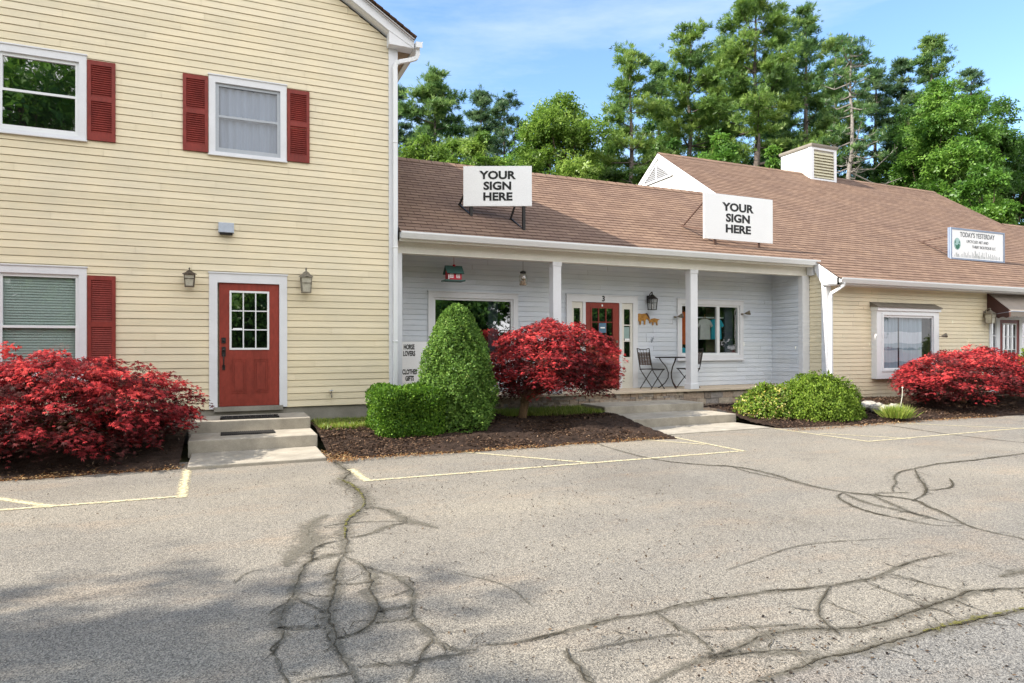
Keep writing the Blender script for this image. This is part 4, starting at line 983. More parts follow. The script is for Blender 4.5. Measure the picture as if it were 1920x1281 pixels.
# bay window
x0, x1, z0, z1 = BAY; yf = YC-.17
m = MB(); frame_rect(m, x0, x1, z0, z1-.2, yf, yf+.05, .22, .12, .22); m.box(x0, x0+.04, yf+.0505, YC+.02, z0, z1-.12); m.box(x1-.04, x1, yf+.0505, YC+.02, z0, z1-.12); m.box(x0+.001, x1-.001, yf+.05, YC+.02, z0+.001, z0+.04)
m.box(x0-.02, x1+.03, yf-.04, YC, z1-.2, z1-.1); frame_rect(m, x0+.18, x1-.18, z0+.18, z1-.26, yf-.02, yf+.002, .05)
bw = m.build('bay_window', 'vinyl', wing)
m = MB(); m.prism([(x0-.05, YC-.001, z1+.03), (x0-.05, yf-.07, z1-.10), (x0-.05, yf-.07, z1-.125), (x0-.05, YC-.001, z1-.1)], (1, 0, 0), x1-x0+.1); m.build('bay_roof', pmat('grey_brown_bay_roof', (.17, .15, .12), .8, .2, 8), bw)
a, b, c, d = x0+.22, x1-.3, z0+.24, z1-.33
m = MB(); frame_rect(m, a, x1-.22, z0+.22, z1-.32, yf+.01, yf+.045, .045); m.build('sash', 'vinyl', bw)
m = MB(); m.quad((a, yf+.03, c), (x1-.22, yf+.03, c), (x1-.22, yf+.03, d), (a, yf+.03, d)); m.build('pane', 'glass_soft', bw)
def drape(xa, xb, za, zb, y, nm, ph):
    n = 36; m = MB(); bands = [za, za+.17*(zb-za), za+.38*(zb-za), za+.50*(zb-za), za+.70*(zb-za), zb]
    for k, (p, q) in enumerate(zip(bands, bands[1:])):
        m = MB(); vs = []
        for i in range(n+1):
            x = xa+(xb-xa)*i/n; yy = y+.02*math.sin(i*.9+ph)+.008*math.sin(i*2.3)
            vs += [(x, yy, p-.03*math.sin(i/n*3)*(k > 0)), (x, yy, q-.03*math.sin(i/n*3)*(k < 4))]
        m.add(vs, [(2*i, 2*i+2, 2*i+3, 2*i+1) for i in range(n)])
        yield k, m
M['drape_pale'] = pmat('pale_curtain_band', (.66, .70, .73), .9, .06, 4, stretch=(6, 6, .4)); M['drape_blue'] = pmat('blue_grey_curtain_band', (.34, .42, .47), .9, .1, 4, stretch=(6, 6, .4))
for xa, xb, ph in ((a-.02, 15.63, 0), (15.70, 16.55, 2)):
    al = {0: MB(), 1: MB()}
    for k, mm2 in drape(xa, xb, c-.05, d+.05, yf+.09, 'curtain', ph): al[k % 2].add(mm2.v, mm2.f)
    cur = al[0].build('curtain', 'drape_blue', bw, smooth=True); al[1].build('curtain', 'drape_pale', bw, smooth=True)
m = MB(); m.quad((a-.1, YC+.06, c-.1), (x1-.1, YC+.06, c-.1), (x1-.1, YC+.06, d+.1), (a-.1, YC+.06, d+.1)); m.build('interior', 'dim', bw)
# right door, sidelights
x0, x1, z0, z1 = DC
m = MB(); m.box(x0, x0+.10, YC-.04, YC+.05, z0, z1); m.box(x0+.1, x1, YC-.04, YC+.05, z1-.2, z1)
for p, q in ((19.76, 19.915), (20.815, 20.95)): m.box(p, q, YC-.03, YC+.05, z0, z1-.2)
m.box(21.2, 21.3, YC-.04, YC+.05, z0, z1-.2)
m.build('door_frame', 'trim', wing)
for p, q in ((19.541, 19.759), (20.951, 21.199)):
    m = MB(); m.box(p, q, YC-.02, YC+.02, z0, 1.0); m.box(p, p+.03, YC-.02, YC+.02, 1.0, z1-.2); m.box(q-.03, q, YC-.02, YC+.02, 1.0, z1-.2)
    for k in (1.43, 1.80): m.box(p+.03, q-.03, YC-.015, YC+.01, k-.015, k+.015)
    m.box(p+.03, q-.03, YC-.019, YC+.02, 2.16, z1-.2); s = m.build('sidelight', 'trim', wing)
    m = MB(); m.quad((p+.03, YC+.012, 1.0), (q-.03, YC+.012, 1.0), (q-.03, YC+.012, 2.2), (p+.03, YC+.012, 2.2)); m.build('pane', 'glass_mirror', s)
    m = MB(); m.quad((p+.03, YC+.03, 1.0), (q-.03, YC+.03, 1.0), (q-.03, YC+.03, 2.2), (p+.03, YC+.03, 2.2)); m.build('interior', 'dim', s)
panel_door(wing, 19.916, 20.814, .3, 2.249, YC-.012, 20.07, 20.66, 1.05, 2.13, 3, 3, 'maroon', 'vinyl', [(20.05, 20.30, .45, .95), (20.42, 20.68, .45, .95)])
# awning
t = thing('door_awning', 'taupe cloth awning with brown sides and scalloped edge over the right door', 'awning', (20.3, YC, 2.3))
ax, ax2 = 19.35, 21.9; yb = YC-.02; yfw = YC-.62; zt, zf = 3.0, 2.46
m = MB(); m.add([(ax+.02, yb, zt), (ax2, yb, zt), (ax2, yfw, zf), (ax+.02, yfw, zf)], [(0, 1, 2, 3)]); m.add([(ax+.02, yb-.01, zt-.012), (ax2, yb-.01, zt-.012), (ax2, yfw, zf-.012), (ax+.02, yfw, zf-.012)], [(3, 2, 1, 0)]); m.build('canopy', 'awning', t)
def scallop(p, q, z0_, h, n, mat, nm):
    p, q = Vector(p), Vector(q); m = MB(); vs = []
    for i in range(n*8+1):
        s = i/(n*8); a = p.lerp(q, s); vs += [(a.x, a.y, z0_), (a.x, a.y, z0_-h+.03*abs(math.cos(s*n*math.pi)))]
    m.add(vs, [(2*i, 2*i+2, 2*i+3, 2*i+1) for i in range(n*8)]); return m.build(nm, mat, t)
m = MB(); m.add([(ax, yb, zt), (ax, yfw, zf), (ax, yfw, zf-.1), (ax, yb, zf-.1)], [(0, 1, 2, 3)]); m.build('side_panel', 'awning_side', t)
scallop((ax-.003, yb, 0), (ax-.003, yfw, 0), zf-.09, .1, 3, 'awning_side', 'side_valance'); scallop((ax, yfw-.003, 0), (ax2, yfw-.003, 0), zf, .17, 9, 'awning', 'valance')
m = MB(); m.tube([(ax, yfw, zf-.01), (ax2, yfw, zf-.01)], .014, 8); m.tube([(ax+.01, yb, zf-.1), (ax+.01, yfw, zf-.02)], .012, 8); m.build('awning_frame', 'grey_metal', t)
lantern('weathered carriage lantern on the yellow wall left of the awning', 19.22, YC-.016, 2.56, .42, .19, 'old_brass', 'up', glassmat='frosted')
def flood(label, x, y, z, sx):
    t = thing('spotlight', label, 'spotlight', (x, y, z), 'small spotlights beside the windows')
    m = MB(); m.lathe((x, y, z), [(.03, -.02), (.035, 0), (.03, .02)], 10); m.tube([(x, y, z), (x+sx*.03, y-.07, z+.01)], .01, 6); m.build('mount', 'old_brass', t)
    m = MB(); d = Vector((sx*.06, -.05, .015)); p = Vector((x+sx*.03, y-.07, z+.01)); m.tube([p, p+d*.5, p+d*1.2, p+d*1.6], [.015, .035, .055, .058], 12); m.build('lamp_head', 'old_brass', t)
flood('small spotlight on the left edge of the porch window near the post', 9.86, YW-.05, 2.22, 1); flood('small spotlight at the upper right corner of the porch window', 11.93, YW-.05, 2.33, 1); flood('small spotlight on the right edge of the bay window', 17.12, YC-.12, 1.76, 1)

# =================================================================== ROOF SIGNS
def legs(t, pts, mat):
    for a, b, w in pts:
        m = MB(); m.beam(a, b, w, w); m.build('strut', mat, t)
cy_, sy_ = math.cos(YAW), math.sin(YAW); rv = Vector((cy_, -sy_, 0)); vv = Vector((sy_, cy_, 0))
yS = 12.2
c1 = aY(933, 349.5, yS); d1 = c1.x*sy_+yS*cy_; s1 = d1/F
t = thing('roof_sign', 'white YOUR SIGN HERE board on black posts on the shaded left part of the roof', 'sign', (c1.x, yS, roofz(yS)))
m = MB(); m.obox(c1, rv, vv, (0, 0, 1), 64.2*s1, .02, 37.6*s1); m.build('panel', 'sign_white', t, bevel=.004)
text('YOUR\nSIGN\nHERE', 20.5*s1, 'black_ink', t, c1-vv*.024+Vector((0, 0, -.3*s1)), rv, (0, 0, 1), .006, .72*s1, 1.16, .98)
pp = []
for uu, vb_ in ((884, 414), (983, 424)):
    ft = Vector(aY(uu, vb_, yS)); ft = Vector((c1.x+(uu-933)*s1*rv.x, yS+(uu-933)*s1*rv.y+.03, 0)); ft.z = roofz(ft.y)-.01; tp = Vector((ft.x, ft.y, c1.z+20*s1))
    bk = Vector((ft.x-.12, ft.y+.40, 0)); bk.z = roofz(bk.y)+.0; pp += [(ft, tp, .055), (ft+Vector((0, .03, .02)), bk+Vector((0, 0, .03)), .03), (bk, tp+Vector((0, .03, -.1)), .03)]
legs(t, pp, 'black_metal')
yS2 = 12.0
q = [aY(u, v, yS2) for u, v in ((1320, 447.5), (1449, 456.5), (1449, 371), (1321, 364.5))]
xx0, xx1, zz0, zz1 = (q[0].x+q[3].x)/2, (q[1].x+q[2].x)/2, (q[0].z+q[1].z)/2, (q[2].z+q[3].z)/2
t = thing('roof_sign', 'white YOUR SIGN HERE board standing on the sunlit roof above the porch end', 'sign', ((xx0+xx1)/2, yS2, roofz(yS2)))
m = MB(); m.box(xx0, xx1, yS2, yS2+.045, zz0, zz1); m.build('panel', 'sign_white', t, bevel=.004)
d2 = ((xx0+xx1)/2)*sy_+yS2*cy_; s2 = d2/F; cc = aY(1384, 411, yS2)
text('YOUR\nSIGN\nHERE', 20.5*s2, 'black_ink', t, (cc.x, yS2-.003, cc.z), (1, 0, 0), (0, 0, 1), .006, .72*s2, 1.28, .98)
pp = []
for x in (xx0+.35, xx1-.4): pp.append(((x, yS2+.05, roofz(yS2+.05)-.02), (x, yS2+.05, zz0+.1), .05))
k1 = Vector((xx0+.02, yS2+.05, zz0+.85)); k0 = Vector((xx0-.02, yS2+.75, roofz(yS2+.75)+.03)); k2 = Vector((xx0+.02, yS2+.06, zz0+.22))
pp += [(k0+(k0-k2)*.15, k2, .03), (k0, k1, .028)]
legs(t, pp, pmat('rust_brown_strut', (.10, .055, .04), .7))
yS3 = 12.25
q = [aY(u, v, yS3) for u, v in ((1783, 487), (1883.4, 493.4), (1882.5, 436.7), (1781.3, 426.4))]
xx0, xx1, zz0, zz1 = (q[0].x+q[3].x)/2, (q[1].x+q[2].x)/2, (q[0].z+q[1].z)/2, (q[2].z+q[3].z)/2
t = thing('roof_sign', 'blue-framed white TODAY\'S YESTERDAY sign on the right part of the roof', 'sign', ((xx0+xx1)/2, yS3, roofz(yS3)))
m = MB(); m.box(xx0+.04, xx1-.04, yS3, yS3+.07, zz0+.04, zz1-.04); m.build('panel', 'sign_white', t)
m = MB(); frame_rect(m, xx0, xx1, zz0, zz1, yS3-.015, yS3+.03, .05); frame_rect(m, xx0, xx1, zz0, zz1, yS3+.045, yS3+.08, .05); m.build('sign_frame', 'blue_grey', t)
Hs, Ws = zz1-zz0, xx1-xx0; xm = (xx0+xx1)/2
def tl(s, size, fx, fz, bold, sx): return text(s, size*Hs, 'grey_ink', t, (xx0+fx*Ws, yS3-.003, zz0+fz*Hs), (1, 0, 0), (0, 0, 1), .004, bold, sx)
def caps(s, big, small, fx, fz, sx, bold):   # small capitals: first letters larger
    tl(s, big, fx, fz, bold, sx)
tl("TODAY'S YESTERDAY", .215, .49, .80, .0022, .84); tl('UPCYCLED ART AND', .125, .49, .60, .0004, .92); tl('THRIFT BOUTIQUE LLC', .125, .61, .44, .0004, .92)
m = MB(); ec = Vector((xx0+.12*Ws, yS3-.004, zz0+.50*Hs))
m.prism([(ec.x+.16*Hs*math.cos(a*.314), ec.y, ec.z+.19*Hs*math.sin(a*.314)) for a in range(20)], (0, 1, 0), .003); m.build('emblem', 'emblem_pale', t)
m = MB(); e = ec+Vector((0, -.003, 0)); m.prism([e+Vector((x*Hs, 0, z*Hs)) for x, z in ((-.10, -.02), (-.02, -.05), (.08, .01), (.12, -.04), (.09, -.13), (.0, -.17), (-.07, -.13))], (0, 1, 0), .002)
m.prism([e+Vector((x*Hs, 0, z*Hs)) for x, z in ((.06, .05), (.11, .10), (.12, .03), (.09, .02))], (0, 1, 0), .002); m.prism([e+Vector((x*Hs, 0, z*Hs)) for x, z in ((-.12, .04), (-.09, .12), (-.08, .05), (-.10, -.0))], (0, 1, 0), .002); m.build('emblem_figure', 'emblem', t)
m = MB(); x = xx0+.07*Ws
while x < xx1-.08*Ws:
    h = random.uniform(.05, .19)*Hs*(.6+.7*math.exp(-((x-xm)/(.3*Ws))**2)); w_ = random.uniform(.008, .025)
    m.box(x, x+w_, yS3-.004, yS3-.0005, zz0+.09*Hs, zz0+.09*Hs+h); x += w_+random.uniform(.015, .055)
m.build('ink_drawing', pmat('pale_grey_ink', (.42, .45, .45), .6), t)
k2 = Vector((xx0+.03, yS3+.08, zz0+.2)); k0 = Vector((xx0-.02, yS3+.85, roofz(yS3+.85)+.03)); k1 = Vector((xx0+.03, yS3+.08, zz0+.75*Hs))
legs(t, [(k0+(k0-k2)*.3, k2, .03), (k0, k1, .028), ((xx0+.4, yS3+.06, roofz(yS3)-.02), (xx0+.4, yS3+.06, zz0+.1), .05), ((xx1-.4, yS3+.06, roofz(yS3)-.02), (xx1-.4, yS3+.06, zz0+.1), .05)], M['rust_brown_strut'] if 'rust_brown_strut' in M else bpy.data.materials['rust_brown_strut'])

# =================================================================== SHRUBS
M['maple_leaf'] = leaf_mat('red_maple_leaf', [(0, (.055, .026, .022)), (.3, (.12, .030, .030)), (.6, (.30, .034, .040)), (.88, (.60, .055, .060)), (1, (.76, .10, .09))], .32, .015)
M['hedge_leaf'] = leaf_mat('yew_leaf', [(0, (.035, .085, .012)), (.5, (.085, .19, .02)), (1, (.22, .37, .04))], .3, .012)
M['cone_leaf'] = leaf_mat('conical_evergreen_leaf', [(0, (.06, .12, .028)), (.5, (.13, .25, .045)), (.85, (.23, .37, .07)), (1, (.31, .42, .11))], .32, .012)
M['mound_leaf'] = leaf_mat('mound_leaf', [(0, (.05, .10, .012)), (.5, (.17, .27, .03)), (1, (.33, .43, .07))], .32, .012)
M['loose_leaf'] = leaf_mat('loose_shrub_leaf', [(0, (.06, .11, .015)), (.6, (.16, .26, .03)), (.86, (.24, .34, .05)), (.9, (.6, .5, .1)), (1, (.75, .68, .35))], .32, .015)
M['grass_blade'] = leaf_mat('grass_blade', [(0, (.12, .21, .025)), (.6, (.28, .38, .05)), (1, (.48, .45, .14))], .35, .04)

def red_maple(name, label, cen, rad, base, ntr, pads, per, seed, leaf=.055, zmin=None, trunk_r=.05, taps=5):
    g = np.random.default_rng(seed); t = thing(name, label, 'red maple', base)
    cen = np.array(cen, float); rad = np.array(rad, float); C = []; TT = []
    ph = g.uniform(0, 6, 4)
    while len(C) < pads:
        d = g.normal(size=3); d /= np.linalg.norm(d)
        if d[2] < -.72: continue
        az = math.atan2(d[1], d[0]); k = 1+.10*math.sin(2*az+ph[0])+.09*math.sin(3*az+ph[1])+.06*math.sin(5*az+ph[2])
        r = g.choice([1., .82, .55], p=[.56, .24, .20])*k*g.uniform(.92, 1.06)
        p = cen+d*rad*r
        if zmin and p[2] < zmin: continue
        C.append(p); TT.append(float(np.clip(g.beta(1.2, 1.45)+.22*(p[2]-cen[2])/rad[2], 0, 1)))  # height bias paints shade into the lower leaves, redder new growth on top
    C = np.array(C); P = []; X = []; T = []
    for c, tt in zip(C, TT):
        k = int(per*g.uniform(.6, 1.4)); out = (c-cen)/rad; out[2] = 0; out /= max(1e-6, np.linalg.norm(out))
        a = g.uniform(0, 6.283, k); rr = np.sqrt(g.random(k))*g.uniform(.12, .27)
        off = np.stack([np.cos(a)*rr, np.sin(a)*rr, g.normal(0, .02, k)-.9*rr*rr/.2*.5], 1)
        off[:, 2] -= (off[:, :2]@out[:2])*.25
        P.append(c+off); xd = np.stack([np.cos(a), np.sin(a), np.zeros(k)], 1)*.7+out*.8+g.normal(0, .35, (k, 3)); xd[:, 2] = -abs(g.normal(.45, .35, k)); X.append(xd)
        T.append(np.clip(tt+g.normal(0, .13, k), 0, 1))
    P = np.concatenate(P); X = np.concatenate(X); T = np.concatenate(T); n = len(P)
    Z = g.normal(0, .35, (n, 3))+np.array([0, 0, 1.])
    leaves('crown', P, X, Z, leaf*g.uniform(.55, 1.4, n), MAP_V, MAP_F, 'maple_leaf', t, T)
    m = MB(); b = Vector(base); fork = b.lerp(Vector(cen), .33); fork.x = b.x+.1*(cen[0]-b.x)
    for k in range(ntr):
        o = Vector((g.uniform(-.045, .045), g.uniform(-.03, .03), 0)); m.tube([b+o-Vector((0, 0, .05)), b.lerp(fork, .5)+o*1.2, fork+o*2], [trunk_r*1.25, trunk_r, trunk_r*.85], 10)
    cand = np.where(C[:, 2] > cen[2]-.2*rad[2])[0]; idx = g.choice(cand, min(len(cand), 30), replace=False)
    for i in idx:
        e = Vector(C[i]); mid = fork.lerp(e, .5)+Vector((g.uniform(-.08, .08), g.uniform(-.08, .08), -.06)); st = fork+Vector((g.uniform(-.05, .05), g.uniform(-.04, .04), 0))
        m.tube([st, st.lerp(mid, .5)+Vector((0, 0, .02)), mid, mid.lerp(e, .6)+Vector((0, 0, .03)), e], [trunk_r*.5, trunk_r*.34, .012, .007, .003], 6, False)
    m.build('trunk', 'maple_bark', t, smooth=True); return t
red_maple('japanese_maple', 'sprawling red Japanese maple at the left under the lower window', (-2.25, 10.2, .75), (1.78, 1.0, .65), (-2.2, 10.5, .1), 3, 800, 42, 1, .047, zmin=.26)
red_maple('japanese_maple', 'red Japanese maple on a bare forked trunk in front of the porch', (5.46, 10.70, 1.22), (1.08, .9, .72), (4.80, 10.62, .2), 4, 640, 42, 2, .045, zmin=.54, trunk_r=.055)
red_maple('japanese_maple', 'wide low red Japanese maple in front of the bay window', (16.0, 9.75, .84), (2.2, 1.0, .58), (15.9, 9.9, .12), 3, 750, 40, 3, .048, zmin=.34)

def shrub(name, label, cat, base, P, Nn, size, mat, T, stems=(), templ=None, spread=.55, fill=.35):
    ki = int(len(P)*fill); pick = RNG.choice(len(P), ki, replace=False); ctr = P.mean(0); q_ = RNG.uniform(.55, .86, (ki, 1))
    Pi = ctr+(P[pick]-ctr)*np.concatenate([q_, q_, np.minimum(1, q_+.1)], 1); P = np.concatenate([P, Pi]); Nn = np.concatenate([Nn, Nn[pick]]); T = np.concatenate([T, T[pick]])
    sz = np.concatenate([np.ones(len(P)-ki), np.full(ki, 2.3)])
    t = thing(name, label, cat, base); n = len(P)
    X = Nn*.35+rdir(n)*spread*1.9+np.array([0, 0, .35]); Z = Nn*1.0+rdir(n)*.75+np.array([0, 0, .3])
    tv, tf = templ or (LEAF_V, LEAF_F)
    leaves('foliage', P, X, Z, size*sz*RNG.uniform(.55, 1.4, n), tv, tf, mat, t, T)
    m = MB(); b = Vector(base)
    for e in stems:
        e = Vector(e); m.tube([b-Vector((0, 0, .08)), b.lerp(e, .5)+Vector((random.uniform(-.05, .05),)*2+(0,)), e], [.025, .016, .006], 6)
    m.build('stem', 'bark', t); return t
# clipped hedge block
def box_points(x0, x1, y0, y1, z0, z1, n, depth=.1):
    f = RNG.choice(5, n, p=[.26, .30, .14, .15, .15]); a, b = RNG.random(n), RNG.random(n); P = np.zeros((n, 3)); Q = np.zeros((n, 3)); dd = RNG.exponential(depth*.5, n)
    for k, (fx, nn) in enumerate((((0, 0), (0, 0, 1)), ((0, 0), (0, -1, 0)), ((0, 0), (0, 1, 0)), ((0, 0), (-1, 0, 0)), ((0, 0), (1, 0, 0)))):
        s = f == k; Q[s] = nn
        if k == 0: P[s] = np.stack([x0+(x1-x0)*a[s], y0+(y1-y0)*b[s], z1-dd[s]], 1)
        elif k in (1, 2): P[s] = np.stack([x0+(x1-x0)*a[s], np.where(k == 1, y0+dd[s], y1-dd[s]), z0+(z1-z0)*b[s]], 1)
        else: P[s] = np.stack([np.where(k == 3, x0+dd[s], x1-dd[s]), y0+(y1-y0)*a[s], z0+(z1-z0)*b[s]], 1)
    c = np.array([(x0+x1)/2, (y0+y1)/2, (z0+z1)/2]); h = np.array([(x1-x0)/2, (y1-y0)/2, (z1-z0)/2])
    q = (P-c)/h; k = (np.abs(q)**6).sum(1)**(1/6); P = c+(q/np.maximum(k, .95)[:, None])*h
    w = .03*np.sin(P[:, 0]*9)+.025*np.sin(P[:, 2]*11+P[:, 1]*7); return P+Q*w[:, None], Q
P, Q = box_points(2.08, 3.2, 9.85, 10.85, .08, .86, 17000)
shrub('boxwood_hedge', 'low clipped square green hedge beside the conical bush', 'hedge', (2.65, 10.3, .1), P, Q, .036, 'hedge_leaf', np.clip(RNG.normal(.45, .25, len(P)), 0, 1), [(2.4, 10.4, .7), (2.9, 10.8, .7), (2.7, 10.3, .75), (3.0, 10.5, .7)])
def cone_points(c, r, h, n):
    z = RNG.beta(1.15, 1.25, n); a = RNG.uniform(0, 6.283, n)
    prof = np.interp(z, [0, .1, .3, .5, .7, .85, .95, 1], [.86, .98, 1, .91, .72, .50, .30, .04])
    lump = 1+.05*np.sin(a*5+z*9)+.06*np.sin(a*3-z*14)+.04*np.sin(a*11+z*30)+.03*np.sin(a*23-z*41); rr = r*prof*lump*(1-RNG.exponential(.07, n)).clip(.5, 1)
    P = np.stack([c[0]+rr*np.cos(a), c[1]+rr*np.sin(a), c[2]+z*h], 1); Q = np.stack([np.cos(a), np.sin(a), .25+z*.9], 1); return P, unit(Q)
P, Q = cone_points((3.52, 10.4, .12), .63, 2.1, 30000)
shrub('conical_evergreen', 'tall conical green evergreen bush between hedge and red maple', 'evergreen bush', (3.56, 10.4, .1), P, Q, .042, 'cone_leaf', np.clip(RNG.normal(.45, .25, len(P)), 0, 1), [(3.56, 10.4, 1.9), (3.4, 10.2, .9), (3.75, 10.5, .9)], spread=.7)
def dome_points(c, r, n, zp=.0):
    d = rdir(n); d[:, 2] = np.abs(d[:, 2]); a = np.arctan2(d[:, 1], d[:, 0]); lump = 1+.06*np.sin(3*a+d[:, 2]*4)+.05*np.sin(7*a+d[:, 2]*9)+.03*np.sin(13*a-d[:, 2]*17)
    P = np.array(c)+d*np.array(r)*(lump*(1-RNG.exponential(.06, n)).clip(.5, 1))[:, None]; return P, d
P, Q = dome_points((11.12, 9.85, .05), (1.05, .80, .86), 17000)
shrub('rounded_shrub', 'dense rounded green shrub in the right bed near the corner', 'shrub', (11.12, 9.85, .1), P, Q, .042, 'mound_leaf', np.clip(RNG.normal(.45, .25, len(P)), 0, 1), [(10.6, 9.6, .7), (11.2, 9.7, .8), (11, 10.2, .8)])
P, Q = dome_points((10.05, 10.1, .08), (.68, .55, .64), 5200)
shrub('flowering_shrub', 'loose pale green shrub with yellow-white blossom beside the porch steps', 'shrub', (9.98, 10.15, .1), P, Q, .05, 'loose_leaf', np.clip(RNG.beta(1.3, 1.1, len(P)), 0, 1), [(9.6, 10, .5), (10.2, 10, .55), (9.9, 10.4, .6), (10.0, 9.8, .5)], spread=.9)
def tuft(name, label, c, r, h, n, kind=None, width=.012):
    P = np.stack([c[0]+RNG.normal(0, r*.35, n), c[1]+RNG.normal(0, r*.35, n), np.full(n, c[2])], 1)
    X = np.stack([(P[:, 0]-c[0])/r*1.0, (P[:, 1]-c[1])/r*1.0, np.ones(n)], 1)+RNG.normal(0, .18, (n, 3))
    BL = [(0, -.018, 0), (.55, -.018, .02), (1, 0, -.14), (.55, .018, .02), (0, .018, 0)]
    t = thing(name, label, 'plant', c); leaves('leaf_blades', P, X, rdir(n), h*RNG.uniform(.5, 1.1, n), BL, [(0, 1, 2, 3, 4)], 'grass_blade', t, RNG.random(n)); return t
tuft('grassy_plant', 'small bright green grassy plant by the rocks in the right bed', (12.3, 8.95, .08), .26, .28, 900)
m = MB(); t = [o for o in COL.objects if o.name == 'grassy_plant'][0]; m.tube([(12.45, 9.0, .1), (12.55, 9.0, .5), (12.56, 9.0, .66)], .006, 5); m.sphere((12.56, 9.0, .67), .017); m.build('flower_stalk', pmat('pale_flower', (.6, .6, .5), .7), t)
P, Q = dome_points((18.9, 9.9, .3), (.42, .42, 1.45), 2600)
shrub('leafy_bush', 'bright green leafy bush at the right edge in front of the far door', 'bush', (18.9, 9.9, .15), P, Q, .07, 'mound_leaf', np.clip(RNG.normal(.65, .2, len(P)), 0, 1), [(18.9, 9.9, 1.4), (18.7, 9.8, 1.2)])
BL = [(0, -.05, 0), (.5, -.04, .03), (1, 0, -.1), (.5, .04, .03), (0, .05, 0)]
def lawn(name, label, n, x0, x1, y0, y1, z, h):
    P = np.stack([RNG.uniform(x0, x1, n), RNG.uniform(y0, y1, n), np.array([z]*n)], 1)
    X = RNG.normal(0, .5, (n, 3))+np.array([0, 0, 1.]); o = leaves(name, P, X, rdir(n), h*RNG.uniform(.5, 1.2, n), BL, [(0, 1, 2, 3, 4)], 'grass_blade', None, RNG.random(n))
    tag(o, label, 'grass', kind='stuff')
lawn('grass', 'short yellow-green grass by the house foundation', 9000, 1.34, 2.5, 10.6, 11.74, .2, .10)
lawn('grass', 'green grass behind the maple trunk below the porch', 8000, 4.7, 6.65, 10.8, 11.85, .225, .11)
for i, (u, v, r, lb) in enumerate(((1627, 764, .17, 'large pale rock nearest the rounded shrub'), (1645, 766, .15, 'pale grey rock, second from the rounded shrub'), (1661, 768, .10, 'small pale rock in the middle of the row'), (1676, 767, .13, 'pale tan rock nearest the grassy plant'))):
    p = aZ(u, v, .2); m = MB(); m.sphere(p+Vector((0, 0, .02)), r*1.15, 12, 8, (1.2, .8, .6)); rr = random.Random(i)
    m.v = [(x+rr.uniform(-.02, .02), y+rr.uniform(-.02, .02), z+rr.uniform(-.015, .015)) for x, y, z in m.v]
    o = m.build('rock', 'rock', smooth=False); tag(o, lb, 'rock', 'pale rocks in the right bed')

# =================================================================== TREES
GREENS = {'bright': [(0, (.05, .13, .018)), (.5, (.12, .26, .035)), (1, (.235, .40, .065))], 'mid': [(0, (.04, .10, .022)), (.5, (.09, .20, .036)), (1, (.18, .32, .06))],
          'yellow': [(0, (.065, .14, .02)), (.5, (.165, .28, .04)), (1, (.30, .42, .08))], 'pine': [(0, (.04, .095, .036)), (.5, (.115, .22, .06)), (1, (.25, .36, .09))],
          'pine_lit': [(0, (.055, .12, .03)), (.5, (.165, .28, .055)), (1, (.34, .45, .10))], 'blue': [(0, (.035, .085, .042)), (.5, (.085, .16, .066)), (1, (.17, .25, .095))]}  # the brighter pine copy carries sunlight in its leaf colour
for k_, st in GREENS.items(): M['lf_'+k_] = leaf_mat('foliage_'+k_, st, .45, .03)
def taper(m, p, q, r0, r1, n=7, wob=.02, seg=5, rg=None):
    rg = rg or random; L = (Vector(q)-Vector(p)).length
    m.tube([Vector(p).lerp(Vector(q), i/seg)+(Vector((rg.uniform(-1, 1), rg.uniform(-1, 1), rg.uniform(-1, 1)))*wob*L*(0 < i < seg)) for i in range(seg+1)], [r0+(r1-r0)*i/seg for i in range(seg+1)], n, False)
def decid(label, x, y, H, W, green, seed, cb=.25, leaf=.215, dens=1., group='leafy trees behind the roofs', squash=1.):
    g = np.random.default_rng(seed); t = thing('leafy_tree', label, 'tree', (x, y, 0), group); nb = int(50*dens**.5)
    zc0, zc1 = H*cb, H; B = []
    while len(B) < nb:
        d = g.normal(size=3); d /= np.linalg.norm(d); r = g.uniform(.25, 1.)**.6
        p = np.array([d[0]*r*W/2*.80, d[1]*r*W/2*.80, (zc0+zc1)/2+d[2]*r*(zc1-zc0)/2*.86])
        f = (p[2]-zc0)/(zc1-zc0)
        B.append((p, g.uniform(.11, .185)*W*(.85 if f > .8 else 1)))
    B.append((np.array([0, 0, H*.93]), W*.10))
    P = []; X = []; T = []
    for c, r in B:
        k = int(330*dens*(r/(.17*W))**2); d = g.normal(size=(k, 3)); d /= np.linalg.norm(d, axis=1, keepdims=True)
        lum = 1+.25*np.sin(d[:, 0]*5+c[0])*np.sin(d[:, 1]*6+c[1])+.2*np.sin(d[:, 2]*8)
        rr = r*g.uniform(.55, 1.08, k)*lum; p = c+d*rr[:, None]*np.array([1, 1, .72]); P.append(p+np.array([x, y, 0])); X.append(d+g.normal(0, .6, (k, 3))-np.array([0, 0, .3])); T.append(np.clip(g.normal(.5, .2, k)+g.normal(0, .14), 0, 1))
    P = np.concatenate(P); X = np.concatenate(X); T = np.concatenate(T); n = len(P); Z = g.normal(0, .6, (n, 3))+np.array([0, 0, .9])
    leaves('crown', P, X, Z, leaf*g.uniform(.6, 1.35, n), TRI_V, TRI_F, 'lf_'+green, t, T)
    m = MB(); rg = random.Random(seed); b = Vector((x, y, 0)); top = Vector((x, y, H*.82)); taper(m, b-Vector((0, 0, .2)), top, H*.018, H*.003, 8, .012, 7, rg)
    for c, r in B:
        e = Vector(c)+b; s = b.lerp(top, min(.85, max(.2, (c[2]/H)*.72))); taper(m, s, e, H*.0045, .015, 5, .05, 4, rg)
    m.build('trunk', 'bark', t, smooth=True); return t
